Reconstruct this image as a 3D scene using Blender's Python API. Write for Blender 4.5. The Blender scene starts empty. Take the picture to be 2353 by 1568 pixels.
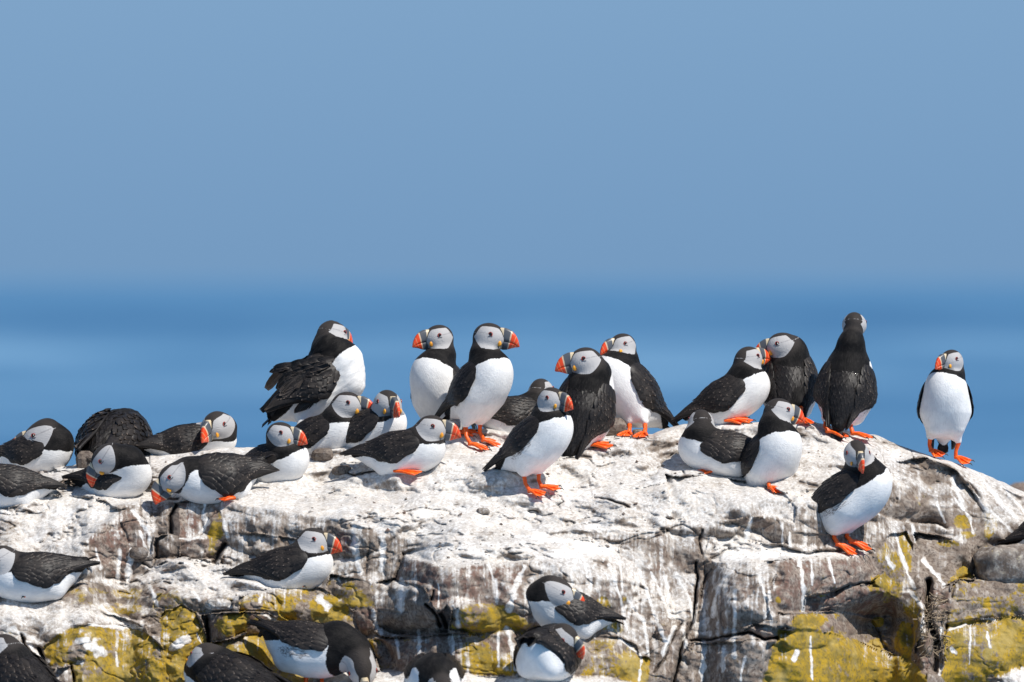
import bpy, math, random, time
import numpy as np
T0 = time.time()
C = bpy.context.scene.collection
SC = bpy.context.scene

# ---------------------------------------------------------------- camera
# one picture unit = 1/2353 of the picture width; horizon at row 645
DIST = 24.0
FPX = 400.0 / 36.0 * 2353.0
cam = bpy.data.cameras.new('camera')
cam.sensor_width = 36.0
cam.lens = 400.0
cam.shift_y = -139.0 / 2353.0
cam.clip_end = 200000.0
cam.dof.use_dof = True
cam.dof.focus_distance = DIST - 0.12
cam.dof.aperture_fstop = 5.0
camo = bpy.data.objects.new('camera', cam)
camo.location = (0, -DIST, 0)
camo.rotation_euler = (math.radians(90), 0, 0)
C.objects.link(camo)
SC.camera = camo

# ---------------------------------------------------------------- sky, sun, exposure
SUN_DIR = np.array([0.52, -0.42, 0.90]); SUN_DIR /= np.linalg.norm(SUN_DIR)
world = bpy.data.worlds.new('World'); SC.world = world
world.use_nodes = True
wn = world.node_tree; wn.nodes.clear()
wout = wn.nodes.new('ShaderNodeOutputWorld')
bg = wn.nodes.new('ShaderNodeBackground'); bg.inputs['Strength'].default_value = 0.085
sky = wn.nodes.new('ShaderNodeTexSky'); sky.sky_type = 'NISHITA'; sky.sun_disc = False
sky.sun_elevation = math.asin(SUN_DIR[2])
sky.sun_rotation = math.atan2(SUN_DIR[0], SUN_DIR[1])
sky.altitude = 0; sky.air_density = 1.0; sky.dust_density = 0.3; sky.ozone_density = 3.0
# thick blue sea haze low over the horizon, clear sky above it
wtc = wn.nodes.new('ShaderNodeTexCoord'); wsx = wn.nodes.new('ShaderNodeSeparateXYZ'); wn.links.new(wtc.outputs['Generated'], wsx.inputs[0])
hr = wn.nodes.new('ShaderNodeMapRange'); hr.interpolation_type = 'SMOOTHSTEP'
hr.inputs[1].default_value = .02; hr.inputs[2].default_value = .35; wn.links.new(wsx.outputs[2], hr.inputs[0])
lr = wn.nodes.new('ShaderNodeMapRange'); lr.inputs[1].default_value = -.001; lr.inputs[2].default_value = .025; wn.links.new(wsx.outputs[2], lr.inputs[0])
low = wn.nodes.new('ShaderNodeMix'); low.data_type = 'RGBA'
low.inputs[6].default_value = (2.00, 3.70, 6.10, 1); low.inputs[7].default_value = (2.45, 4.26, 6.65, 1)
wn.links.new(lr.outputs[0], low.inputs[0])
tint = wn.nodes.new('ShaderNodeMix'); tint.data_type = 'RGBA'
wn.links.new(hr.outputs[0], tint.inputs[0]); wn.links.new(low.outputs[2], tint.inputs[6]); wn.links.new(sky.outputs[0], tint.inputs[7])
wn.links.new(tint.outputs[2], bg.inputs[0])
wn.links.new(bg.outputs[0], wout.inputs[0])
sl = bpy.data.lights.new('sun', 'SUN'); sl.energy = 4.95; sl.angle = math.radians(0.5); sl.color = (1.0, 0.95, 0.88)
slo = bpy.data.objects.new('sun', sl); C.objects.link(slo)
slo.location = tuple(SUN_DIR * 20)
from mathutils import Vector, Matrix
slo.rotation_euler = Vector(tuple(-SUN_DIR)).to_track_quat('-Z', 'Y').to_euler()
SC.view_settings.view_transform = 'Standard'; SC.view_settings.look = 'None'
SC.view_settings.exposure = 0.03; SC.view_settings.gamma = 1.0
SC.view_settings.use_curve_mapping = False

# ---------------------------------------------------------------- helpers
def P3(px, py, y):
    k = (DIST + y) / FPX
    return np.stack([(np.asarray(px, float) - 1176.5) * k, np.zeros_like(k) + y, (645.0 - np.asarray(py, float)) * k], -1)

_TAB = np.random.RandomState(77).rand(64 * 64 * 64).astype(np.float32) * 2 - 1
def vnoise(p, seed=0):
    """value noise, -1..1; p is (...,3)"""
    p = np.asarray(p, float) + seed * 17.37
    f = np.floor(p); i = f.astype(np.int32) & 63; t = (p - f).astype(np.float32)
    t = t * t * t * (t * (t * 6 - 15) + 10)
    x0 = i[..., 0] << 12; x1 = ((i[..., 0] + 1) & 63) << 12; y0 = i[..., 1] << 6; y1 = ((i[..., 1] + 1) & 63) << 6; z0 = i[..., 2]; z1 = (i[..., 2] + 1) & 63
    tx, ty, tz = t[..., 0], t[..., 1], t[..., 2]
    def lz(a, b): v = a + b; c0 = _TAB[v + z0]; return c0 + (_TAB[v + z1] - c0) * tz
    a = lz(x0, y0); a = a + (lz(x0, y1) - a) * ty
    b = lz(x1, y0); b = b + (lz(x1, y1) - b) * ty
    return a + (b - a) * tx

ROT = np.array([[0.36, 0.48, -0.8], [-0.8, 0.6, 0.0], [0.48, 0.64, 0.6]])
def fbm(p, seed=0, octs=4, gain=0.5):
    p = np.asarray(p, float) @ ROT; a = 1.0; r = 0; s = 0
    for o in range(octs):
        r = r + a * vnoise(p, seed + o * 7); s += a
        p = (p @ ROT) * 2.03 + 5.1; a *= gain
    return r / s

def sstep(a, b, x):
    t = np.clip((x - a) / (b - a), 0, 1); return t * t * (3 - 2 * t)

def mesh_obj(name, verts, faces, mat, parent=None, smooth=True, attrs=None, loops=None):
    me = bpy.data.meshes.new(name)
    verts = np.asarray(verts, np.float32); faces = np.asarray(faces, np.int32)
    nf, k = faces.shape
    me.vertices.add(len(verts)); me.vertices.foreach_set('co', verts.ravel())
    me.loops.add(nf * k); me.loops.foreach_set('vertex_index', faces.ravel())
    me.polygons.add(nf)
    me.polygons.foreach_set('loop_start', np.arange(0, nf * k, k, dtype=np.int32))
    try: me.polygons.foreach_set('loop_total', np.full(nf, k, np.int32))
    except Exception: pass
    me.polygons.foreach_set('use_smooth', np.full(nf, smooth, bool))
    me.update(calc_edges=True)
    for an, av in (attrs or {}).items():
        av = np.asarray(av, np.float32)
        if av.ndim == 1:
            a = me.attributes.new(an, 'FLOAT', 'POINT'); a.data.foreach_set('value', av)
        else:
            a = me.attributes.new(an, 'FLOAT_VECTOR', 'POINT'); a.data.foreach_set('vector', av.ravel())
    if mat is not None: me.materials.append(mat)
    me.validate(verbose=False)
    o = bpy.data.objects.new(name, me); C.objects.link(o)
    if parent is not None: o.parent = parent
    return o

def tag(o, label=None, cat=None, group=None, kind=None):
    if label: o['label'] = label
    if cat: o['category'] = cat
    if group: o['group'] = group
    if kind: o['kind'] = kind
    return o

class NT:
    """small node-tree builder"""
    def __init__(s, name):
        s.m = bpy.data.materials.new(name); s.m.use_nodes = True
        s.t = s.m.node_tree; s.t.nodes.clear()
        s.out = s.t.nodes.new('ShaderNodeOutputMaterial')
        s.b = s.t.nodes.new('ShaderNodeBsdfPrincipled')
        s.t.links.new(s.b.outputs[0], s.out.inputs[0])
    def val(s, sock, v):
        if hasattr(v, 'is_linked') or isinstance(v, bpy.types.NodeSocket): s.t.links.new(v, sock)
        else:
            if isinstance(v, (tuple, list)) and len(v) == 3 and sock.type == 'RGBA': v = tuple(v) + (1,)
            sock.default_value = v
    def attr(s, n, vec=False):
        a = s.t.nodes.new('ShaderNodeAttribute'); a.attribute_name = n
        return a.outputs['Vector'] if vec else a.outputs['Fac']
    def math(s, op, a, b=0.0, clamp=False):
        n = s.t.nodes.new('ShaderNodeMath'); n.operation = op; n.use_clamp = clamp
        s.val(n.inputs[0], a); s.val(n.inputs[1], b); return n.outputs[0]
    def step(s, x, lo, hi):
        n = s.t.nodes.new('ShaderNodeMapRange'); n.interpolation_type = 'SMOOTHSTEP'
        s.val(n.inputs[0], x); n.inputs[1].default_value = lo; n.inputs[2].default_value = hi
        return n.outputs[0]
    def mix(s, f, a, b, mode='MIX'):
        n = s.t.nodes.new('ShaderNodeMix'); n.data_type = 'RGBA'; n.blend_type = mode
        s.val(n.inputs[0], f); s.val(n.inputs[6], a); s.val(n.inputs[7], b); return n.outputs[2]
    def noise(s, scale, vec=None, detail=3.0, rough=0.5, stretch=None):
        n = s.t.nodes.new('ShaderNodeTexNoise'); n.inputs['Scale'].default_value = scale
        n.inputs['Detail'].default_value = detail; n.inputs['Roughness'].default_value = rough
        if vec is None: vec = s.obj()
        if stretch:
            mp = s.t.nodes.new('ShaderNodeMapping'); mp.inputs['Scale'].default_value = stretch
            s.t.links.new(vec, mp.inputs[0]); vec = mp.outputs[0]
        s.t.links.new(vec, n.inputs['Vector']); return n.outputs[0]
    def obj(s):
        if not hasattr(s, '_tc'):
            s._tc = s.t.nodes.new('ShaderNodeTexCoord')
        return s._tc.outputs['Object']
    def ramp(s, f, pts, interp='LINEAR'):
        n = s.t.nodes.new('ShaderNodeValToRGB'); cr = n.color_ramp; cr.interpolation = interp
        while len(cr.elements) < len(pts): cr.elements.new(0.5)
        for e, (p, c) in zip(cr.elements, pts): e.position = p; e.color = tuple(c) + (1,)
        s.val(n.inputs[0], f); return n.outputs[0]
    def bump(s, h, strength=0.5, dist=0.001):
        n = s.t.nodes.new('ShaderNodeBump'); n.inputs['Strength'].default_value = strength
        n.inputs['Distance'].default_value = dist
        s.t.links.new(h, n.inputs['Height']); s.t.links.new(n.outputs[0], s.b.inputs['Normal'])
    def set(s, **kw):
        for k, v in kw.items(): s.val(s.b.inputs[k.replace('_', ' ')], v)
# ---------------------------------------------------------------- sea and sky surroundings
m = NT('sea_water')
geo = m.t.nodes.new('ShaderNodeNewGeometry')
# current lines and wind lanes lie across the view; log of the distance keeps them readable far out
sx = m.t.nodes.new('ShaderNodeSeparateXYZ'); m.t.links.new(geo.outputs['Position'], sx.inputs[0])
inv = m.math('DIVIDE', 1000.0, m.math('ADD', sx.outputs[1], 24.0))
cmb = m.t.nodes.new('ShaderNodeCombineXYZ')
m.t.links.new(m.math('MULTIPLY', sx.outputs[0], 0.010), cmb.inputs[0])
m.t.links.new(m.math('MULTIPLY', inv, 4.6), cmb.inputs[1])
n1 = m.noise(1.0, cmb.outputs[0], 2.0, 0.45)
n2 = m.noise(2.6, cmb.outputs[0], 2.0, 0.5)
f = m.math('ADD', m.math('MULTIPLY', n1, 0.75), m.math('ADD', m.math('MULTIPLY', n2, 0.45), -.14))
f = m.math('ADD', .49, m.math('MULTIPLY', m.math('SUBTRACT', f, .49), m.step(inv, .02, .42)))
bf = m.ramp(inv, [(0, (.70,) * 3), (.05, (.46,) * 3), (.14, (.28,) * 3), (.32, (.28,) * 3), (.50, (.85,) * 3), (.62, (.6,) * 3), (.72, (.75,) * 3), (.92, (.35,) * 3), (1, (.5,) * 3)], 'EASE')  # lanes by distance; lighter far end is horizon haze put into the water colour
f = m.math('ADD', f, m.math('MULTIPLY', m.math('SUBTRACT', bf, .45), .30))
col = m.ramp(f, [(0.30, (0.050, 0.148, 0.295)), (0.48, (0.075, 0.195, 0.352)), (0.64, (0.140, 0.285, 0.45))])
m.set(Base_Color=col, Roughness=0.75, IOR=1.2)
m.b.inputs['Specular IOR Level'].default_value = 0.12
SEA_Z = -12.0
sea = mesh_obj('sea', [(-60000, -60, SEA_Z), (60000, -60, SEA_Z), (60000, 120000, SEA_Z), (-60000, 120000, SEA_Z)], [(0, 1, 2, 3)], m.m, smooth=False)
tag(sea, 'blue sea with soft lighter and darker bands behind the rocks', kind='structure')

# ---------------------------------------------------------------- rock outcrop
RIDGE = [(-400,1100),(-200,1092),(0,1085),(60,1072),(165,1072),(200,1060),(345,1051),(420,1040),(540,1027),(600,1028),(700,1036),(740,1030),(800,1018),(950,1003),
 (1030,993),(1110,992),(1270,999),(1380,1000),(1440,998),(1500,997),(1530,984),(1570,976),(1700,973),(1750,969),(1860,967),(1900,975),
 (1960,992),(2010,1003),(2060,1022),(2130,1045),(2200,1066),(2260,1086),(2320,1115),(2400,1150),(2500,1190),(2750,1270)]
def ridge(px): return np.interp(px, [p[0] for p in RIDGE], [p[1] for p in RIDGE])
TO = {1: 0.0, 2: 775.5, 3: 1548.8}
def tv(t, pts): return [(TO[t] + u * .3418, 1032.3 + v * .3418) for u, v in pts]
# (tile, outline, slope back per rise, guano, lichen, red, dark, crack)
BL = []
def blk(t, pts, s, g, l=0, r=0, d=0, c=1.0): BL.append((tv(t, pts) if t else pts, s, g, l, r, d, c))
blk(0, [(-500,900),(2900,900),(2900,1900),(-500,1900)], 0.6, .6, c=0)
# long white upper surface
blk(0, [(-500,900),(2900,900),(2900,1150),(2050,1100),(1900,1150),(1650,1200),(1550,1230),(1300,1220),(1000,1250),(700,1180),(500,1150),(0,1170),(-500,1180)], 2.1, .8, c=0)
blk(1, [(-900,0),(1000,0),(1040,330),(600,340),(380,310),(0,390),(-900,390)], 2.6, .72, c=.3)
blk(1, [(90,85),(200,80),(330,110),(385,150),(270,165),(130,150)], .8, .35, 0, .8, c=1)
blk(1, [(-900,390),(100,385),(260,320),(450,310),(700,350),(800,420),(700,520),(560,620),(300,640),(-900,600)], 1.25, .85, c=.5)
blk(1, [(560,620),(700,480),(790,410),(860,400),(980,480),(1030,580),(1010,700),(900,760),(890,890),(750,870),(620,740)], .35, .45, 0, .6, c=.4)
blk(1, [(-900,600),(300,640),(560,620),(620,740),(750,870),(560,880),(-900,960)], 1.3, .75, c=.2)
blk(1, [(940,340),(1070,335),(1090,440),(1040,540),(990,480),(940,420)], .5, .45, 0, 0, .5)
blk(1, [(1080,340),(1190,350),(1200,420),(1130,470),(1120,560),(1060,580),(1050,500),(1095,440)], .4, .4, 0, .3, .3)
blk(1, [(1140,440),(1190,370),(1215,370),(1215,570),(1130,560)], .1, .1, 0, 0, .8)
blk(1, [(1210,350),(1480,350),(1460,400),(1380,580),(1210,590)], .3, .38, 0, .7, .2)
blk(1, [(1210,595),(1380,590),(1390,740),(1210,740)], .25, .45, 0, .4)
blk(1, [(1385,580),(1470,400),(1520,480),(1515,600),(1445,740),(1390,735)], .25, .25, .5, .3)
blk(1, [(1480,395),(1900,500),(1920,580),(1560,565),(1520,590),(1520,480)], .6, .55, 0, .3, c=.35)
blk(1, [(1530,600),(1570,570),(1930,590),(2060,620),(1900,760),(1700,830),(1480,790)], .8, .65, 0, .2)
blk(1, [(1040,600),(1120,565),(1205,575),(1205,740),(1020,740)], .4, .45, 0, 0, .5)
blk(1, [(880,900),(1000,800),(1230,725),(1450,765),(1600,800),(1830,925),(1620,985),(1200,935)], 2.6, .78, c=.6)
blk(1, [(-900,985),(0,985),(380,985),(550,890),(880,900),(1250,935),(1600,985),(1600,1060),(1340,1110),(980,1180),(700,1090),(400,1020),(-900,1030)], 1.1, .42, .4, .3, c=.6)
blk(1, [(-900,1010),(350,1020),(650,1080),(950,1190),(850,1200),(500,1190),(400,1300),(200,1290),(-900,1230)], 1.1, .75, .05, .2, c=.6)
blk(1, [(-900,1230),(180,1290),(310,1330),(330,1480),(500,1450),(520,1800),(-900,1800)], .6, .5, .25, .2)
blk(1, [(300,1320),(480,1195),(700,1170),(930,1200),(1100,1350),(1170,1800),(500,1800),(490,1440),(325,1480)], .5, .25, .85)
blk(1, [(970,1190),(1010,1130),(1070,1160),(1062,1250),(990,1255)], .5, .1)
blk(1, [(1070,1150),(1100,1090),(1230,1060),(1310,1110),(1370,1200),(1405,1310),(1300,1400),(1240,1800),(1160,1800),(1100,1350),(1060,1260)], .35, .25, .9)
blk(1, [(1415,1100),(1600,1100),(1800,1110),(1950,1190),(2000,1250),(1650,1280),(1660,1230),(1500,1280),(1420,1290)], .3, .15, .45, .5)
blk(1, [(1420,1295),(1510,1285),(1660,1250),(2000,1260),(2100,1450),(2100,1800),(1300,1800),(1400,1400)], .4, .2, .8)
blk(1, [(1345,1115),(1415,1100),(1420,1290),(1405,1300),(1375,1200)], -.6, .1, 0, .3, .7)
blk(1, [(1600,1000),(1820,935),(2150,930),(2270,990),(2353,1080),(2560,1270),(2500,1480),(2353,1300),(2000,1200),(1860,1100),(1600,1095)], .7, .2, .62)
blk(1, [(1425,1040),(1560,1020),(1565,1090),(1430,1097)], 1.2, .5, 0, 0, .6)
blk(2, [(-40,850),(170,880),(250,920),(260,1070),(100,1080),(0,1000),(-80,940)], .5, .25, .55)
blk(2, [(255,900),(400,860),(560,920),(690,1130),(690,1240),(400,1240),(270,1200),(252,1080)], .4, .5, 0, .2)
blk(2, [(100,1083),(258,1080),(280,1200),(200,1260),(150,1230)], .2, .3, 0, .7)
blk(2, [(450,680),(700,640),(1400,570),(1900,620),(1900,720),(1250,750),(700,780),(440,760)], 1.9, .92, c=.15)
blk(2, [(380,870),(455,700),(700,780),(1250,750),(1260,1100),(1150,1040),(860,1030),(740,1060),(690,1120),(580,930)], .45, .46, 0, .7, c=.4)
blk(2, [(1255,750),(1900,720),(2000,1000),(1950,1260),(1700,1260),(1250,1180),(1230,1090)], .7, .68, .1, .3, c=.25)
blk(2, [(1900,620),(2100,560),(2353,560),(2420,760),(2353,1180),(2200,1400),(2050,1350),(1960,1250),(2000,1000),(1910,760)], .65, .62, 0, .3, c=.3)
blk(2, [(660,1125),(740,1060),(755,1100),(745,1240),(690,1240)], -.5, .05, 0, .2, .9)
blk(2, [(755,1220),(765,1100),(900,1030),(1150,1040),(1290,1150),(1370,1190),(1380,1230),(1230,1270),(1180,1210),(900,1240)], .6, .3, .7, .3)
blk(2, [(190,1270),(500,1262),(900,1242),(1180,1207),(1230,1290),(1200,1400),(1240,1520),(900,1510),(400,1490),(300,1300)], .25, .35, .4, .55)
blk(2, [(190,1272),(300,1285),(390,1480),(280,1490),(240,1370)], .3, .2, .8)
blk(2, [(1680,1270),(1900,1270),(2010,1330),(2035,1480),(2000,1560),(1620,1530),(1690,1420)], .3, .35, .6)
blk(2, [(1880,1385),(2000,1400),(2120,1400),(2130,1800),(1900,1800)], .3, .05, .95)
blk(2, [(2135,1410),(2353,1400),(2300,1800),(2135,1800)], .3, .35, 0, .3)
blk(2, [(-200,1500),(440,1490),(900,1520),(1240,1520),(1650,1545),(2000,1570),(2000,1800),(-200,1800)], 2.6, .85, c=.4)
blk(3, [(-50,175),(200,180),(600,220),(740,300),(830,400),(820,500),(640,440),(400,480),(250,480),(0,460)], 1.2, .8, c=.6)
blk(3, [(-50,460),(180,510),(250,560),(200,700),(150,780),(140,1100),(60,1200),(-50,1100)], .8, .75, 0, .2, c=.4)
blk(3, [(520,460),(700,480),(760,560),(780,640),(700,640),(400,560),(370,500)], .3, .35, 0, .3, c=.6)
blk(3, [(260,500),(380,500),(700,640),(500,620),(300,610)], .9, .75, c=.4)
blk(3, [(800,560),(1060,580),(1000,680),(880,680),(800,640)], .3, .45, 0, 0, .3, c=.3)
blk(3, [(1420,100),(1700,60),(1900,150),(2050,350),(2150,600),(2060,640),(1850,540),(1600,500),(1450,480),(1350,400)], .9, .56, .12, .15, c=.5)
blk(3, [(1900,60),(2000,120),(2200,190),(2500,300),(3600,700),(3600,800),(2353,640),(2150,600),(2050,350)], 1.0, .64, .05, c=.4)
blk(3, [(200,690),(330,605),(500,620),(700,650),(880,690),(1300,660),(1335,710),(1100,712),(900,722),(600,755),(260,745)], 3.0, .97, c=.3)
blk(3, [(200,760),(260,745),(620,755),(700,830),(620,950),(660,1150),(500,1200),(330,1260),(110,1300),(200,900)], .4, .68, 0, .2, .2, c=.5)
blk(3, [(620,757),(900,722),(1330,710),(1400,800),(1310,900),(1180,900),(1080,960),(870,980),(870,1090),(700,1090),(640,980),(700,840)], .15, .2, .05, .6, .2, c=.6)
blk(3, [(870,985),(1080,962),(1180,903),(1330,900),(1480,1000),(1512,1060),(1480,1120),(1320,1130),(1100,1100),(880,1090)], -1.6, .0, 0, .9, .25)
blk(3, [(1330,700),(1450,580),(1560,560),(1600,640),(1610,800),(1680,1060),(1665,1280),(1600,1330),(1530,1060),(1480,980),(1310,900),(1400,820)], .4, .45, .5, .1, c=.6)
blk(3, [(810,1102),(1050,1102),(1320,1150),(1420,1300),(1460,1370),(1180,1260),(960,1220),(820,1210)], .9, .1, .4, .35)
blk(3, [(700,1095),(805,1100),(815,1200),(690,1200)], .3, .35, 0, .3)
blk(3, [(1325,1132),(1510,1112),(1532,1070),(1600,1180),(1605,1420),(1520,1425),(1430,1330)], .2, .1, .35, .2, .3)
blk(3, [(690,1205),(960,1222),(1180,1262),(1460,1372),(1620,1432),(1700,1500),(1680,1800),(570,1800),(640,1330)], .4, .15, .93)
blk(3, [(100,1312),(500,1292),(680,1275),(640,1330),(570,1800),(-60,1800),(60,1400)], .2, .42, 0, .3)
blk(3, [(-100,1150),(60,1210),(100,1310),(60,1400),(-60,1800),(-200,1800),(-160,1300)], .2, .3, .1, .3)
blk(3, [(480,1222),(560,1180),(680,1205),(690,1272),(610,1300)], .9, .3, 0, .95)
blk(3, [(1610,560),(1900,620),(2060,650),(2010,850),(1850,900),(1800,930),(1700,860),(1630,720)], .7, .15, .1, .1, .1)
blk(3, [(1650,720),(1720,880),(1860,905),(1870,1060),(1830,1180),(1780,1250),(1790,1530),(1690,1500),(1605,1350),(1670,1230),(1680,1080),(1640,1000)], 1.2, .15, 0, .35, .3)
blk(3, [(1700,960),(1790,920),(1870,960),(1860,1040),(1700,1050)], .5, .2, 0, .5)
blk(3, [(1810,940),(1900,850),(1960,770),(2025,870),(1900,890)], .4, .15, .85)
blk(3, [(2012,830),(2060,660),(2120,612),(2353,640),(3600,820),(3600,930),(2353,830),(2190,880),(2030,880)], .7, .40, .3, 0, .4)
blk(3, [(1880,920),(1920,892),(2353,832),(3600,932),(3600,1200),(2353,1120),(2000,1150),(1830,1180),(1840,1060)], .25, .25, .6)
blk(3, [(1790,1220),(1830,1172),(2000,1152),(2353,1122),(3600,1200),(3600,1800),(2080,1800),(1780,1520)], .15, .18, .9)
blk(3, [(1605,1350),(1690,1420),(1700,1500),(1680,1500),(1605,1430)], .4, .1, 0, .8)
blk(3, [(2150,1560),(2353,1480),(3600,1480),(3600,1800),(2150,1800)], 1.0, .9)
# dark cracks: tile, polyline, half width, depth (m)
CRK = [(1,[(1450,760),(1475,700),(1515,640)],16,.05),(1,[(1190,370),(1150,450),(1150,550)],12,.04),(1,[(1390,1130),(1400,1300)],10,.05),
 (1,[(1500,1290),(1505,1400)],4,.02),(1,[(1070,1220),(1150,1150),(1240,1070)],3,.012),(1,[(950,760),(1010,800),(1040,740),(1050,620)],8,.02),
 (1,[(270,1330),(310,1440)],12,.05),(1,[(150,1240),(170,1310),(210,1360)],8,.03),(1,[(480,1440),(500,1560)],8,.04),(1,[(800,500),(850,600),(840,720)],5,.012),
 (1,[(930,900),(1100,880),(1250,900)],4,.012),(1,[(190,390),(280,380)],8,.015),(1,[(560,880),(760,860),(870,895)],5,.015),(1,[(1040,340),(1200,330)],9,.03),
 (1,[(1560,840),(1590,845)],8,.02),(1,[(2100,60),(2300,30)],6,.012),(1,[(1330,600),(1400,480)],5,.012),
 (2,[(590,1040),(640,1080),(690,1190)],12,.045),(2,[(640,950),(625,1010)],7,.03),(2,[(380,870),(440,700)],14,.03),(2,[(690,1110),(740,1200)],14,.05),
 (2,[(440,640),(440,520),(470,470)],3,.008),(2,[(190,860),(215,620),(200,480)],6,.014),(2,[(30,150),(120,180),(180,160),(260,150)],6,.02),
 (2,[(1720,330),(1820,350),(1900,370),(2000,420),(2130,450),(2340,475)],5,.02),(2,[(140,450),(180,470),(280,430)],5,.014),(2,[(2330,150),(2353,180)],9,.02),
 (2,[(1690,200),(1700,330)],5,.012),(2,[(500,480),(430,660),(560,640)],3,.008),(2,[(1400,560),(1750,620),(1960,680)],3,.008),(2,[(860,940),(1050,880),(1240,900)],3,.01),
 (2,[(1850,890),(2040,930),(2180,1000)],4,.014),(2,[(0,1070),(260,1085),(400,1090),(560,1080)],3,.012),(2,[(1700,1360),(1870,1355)],4,.014),(2,[(2310,1180),(2200,1400),(2130,1500)],8,.03),
 (2,[(1300,300),(1000,320),(850,420),(620,470)],2.5,.006),(2,[(1900,520),(2200,540),(2353,600)],3,.008),
 (3,[(150,760),(160,880),(120,1150),(60,1300),(0,1560)],10,.05),(3,[(110,1300),(330,1270),(500,1240),(600,1290),(690,1270)],10,.05),
 (3,[(1320,1140),(1400,1280),(1460,1370)],6,.025),(3,[(690,1270),(640,1340),(590,1500)],6,.02),
 (3,[(1720,900),(1700,1100),(1760,1300),(1750,1480)],26,.08),(3,[(1830,1180),(1790,1280),(1790,1500)],10,.04),(3,[(2000,850),(1820,940)],5,.02),
 (3,[(1500,210),(1800,220)],3,.012),(3,[(1400,30),(1410,120)],6,.012),(3,[(1940,240),(1990,280),(2060,400)],5,.014),(3,[(1620,500),(1840,530)],6,.015),
 (3,[(840,220),(960,250)],12,.02),(3,[(1490,330),(1490,360)],6,.02),(3,[(180,700),(160,620),(190,540)],7,.02),(3,[(1080,965),(1180,905),(1330,900)],7,.03),
 (3,[(1500,150),(1570,180)],6,.012),(3,[(2190,650),(2150,850)],7,.02),(3,[(1890,1020),(2130,1030),(2353,1010)],3,.012),(3,[(1850,1080),(1890,920)],5,.02),
 (3,[(270,790),(190,930),(150,1150)],4,.02),(3,[(270,640),(420,560)],3,.008),(3,[(430,300),(440,390)],4,.01),(3,[(720,640),(860,1000)],2,.006),(3,[(940,740),(935,900)],3,.008),
 (3,[(2010,840),(2200,880)],5,.02),(3,[(2230,690),(2260,740),(2353,750)],4,.012)]
# white runs of guano: tile, polyline, half width
DRP = [(3,[(850,720),(870,1080)],13),(3,[(585,860),(640,1080),(620,1140)],13),(3,[(1040,720),(1080,900)],9),(3,[(930,720),(925,900)],8),(3,[(400,800),(300,950),(260,1100)],16),
 (3,[(410,960),(410,1400)],14),(3,[(920,1260),(930,1540)],9),(3,[(830,1350),(800,1400)],14),(3,[(1580,960),(1680,1080),(1665,1280)],14),(3,[(1480,560),(1620,950)],12),(3,[(1680,740),(1820,920)],16),
 (3,[(1600,520),(1620,620)],12),(3,[(1890,330),(1990,460),(2010,560)],10),(3,[(2010,290),(2110,420)],13),(3,[(2200,250),(2353,440)],14),(3,[(2130,420),(2290,590)],10),(3,[(1770,360),(1820,500)],10),
 (3,[(1880,200),(1950,400)],18),(3,[(2000,130),(2300,480)],16),(3,[(730,500),(735,640)],9),(3,[(780,560),(790,650)],12),(3,[(1830,1215),(1960,1175)],9),(3,[(2060,1140),(2150,1150)],7),(3,[(1800,1200),(1790,1500)],12),
 (3,[(200,1300),(190,1560)],16),(3,[(330,1330),(330,1500)],14),(3,[(480,1400),(450,1560)],9),(3,[(1860,1340),(1880,1370)],16),(3,[(1990,1180),(1985,1450)],6),(3,[(2100,1230),(2120,1330)],9),
 (3,[(20,840),(100,1000),(130,1150)],16),(3,[(60,1200),(80,1350)],12),(3,[(520,460),(480,620)],14),(3,[(1440,730),(1470,780)],16),(3,[(640,960),(650,1010)],14),
 (2,[(1070,880),(1070,1040)],13),(2,[(235,1090),(265,1200)],13),(2,[(780,1250),(770,1380)],9),(2,[(400,1270),(410,1400)],10),(2,[(540,1210),(550,1370)],15),(2,[(1075,1230),(1080,1450)],10),
 (2,[(1140,1210),(1200,1480)],18),(2,[(1020,760),(1060,880)],10),(2,[(2040,840),(2110,1050),(2200,1300)],14),(2,[(1950,1000),(2060,1150),(2090,1380)],14),(2,[(2110,830),(2240,1130)],12),
 (2,[(1900,760),(1910,960)],14),(2,[(1700,820),(1700,960)],12),(2,[(1820,780),(1900,1000),(1960,1240)],10),(2,[(1580,840),(1570,1000)],12),(2,[(1660,740),(1680,860)],14),(2,[(790,1100),(820,1200)],15),
 (2,[(430,900),(420,1060)],30),(2,[(680,900),(680,1060)],8),(2,[(1260,780),(1180,980),(1150,1090)],22),(2,[(120,600),(150,820)],20),(2,[(290,600),(300,820)],20),(2,[(2270,1200),(2190,1380)],14),
 (2,[(1900,1280),(2040,1400),(2030,1550)],9),(2,[(2210,860),(2230,1100)],16),
 (1,[(1380,370),(1360,470),(1400,500),(1340,560)],12),(1,[(1510,480),(1530,600)],14),(1,[(800,680),(790,860)],12),(1,[(870,680),(860,880)],20),(1,[(640,660),(680,790)],13),(1,[(680,1060),(720,1090),(820,1150)],14),
 (1,[(560,1290),(680,1360)],45),(1,[(1160,1330),(1260,1290)],25),(1,[(530,1430),(550,1440)],14),(1,[(780,1380),(790,1460)],10),(1,[(1300,960),(1340,1020)],12),(1,[(1000,930),(1060,1060)],12),
 (1,[(600,1180),(950,1200)],14),(1,[(1320,1240),(1360,1310)],7),(1,[(2150,1000),(2200,1060)],22),(1,[(1760,960),(1740,1030)],10),(1,[(880,420),(1000,560),(1010,700)],14),(1,[(940,560),(990,720)],10),
 (1,[(60,1200),(170,1240),(260,1290)],16),(1,[(1210,590),(1370,600)],10),(1,[(1440,1040),(1540,1060)],16),(1,[(1750,1110),(1940,1180)],9),(1,[(180,1290),(320,1420)],12)]
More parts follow.
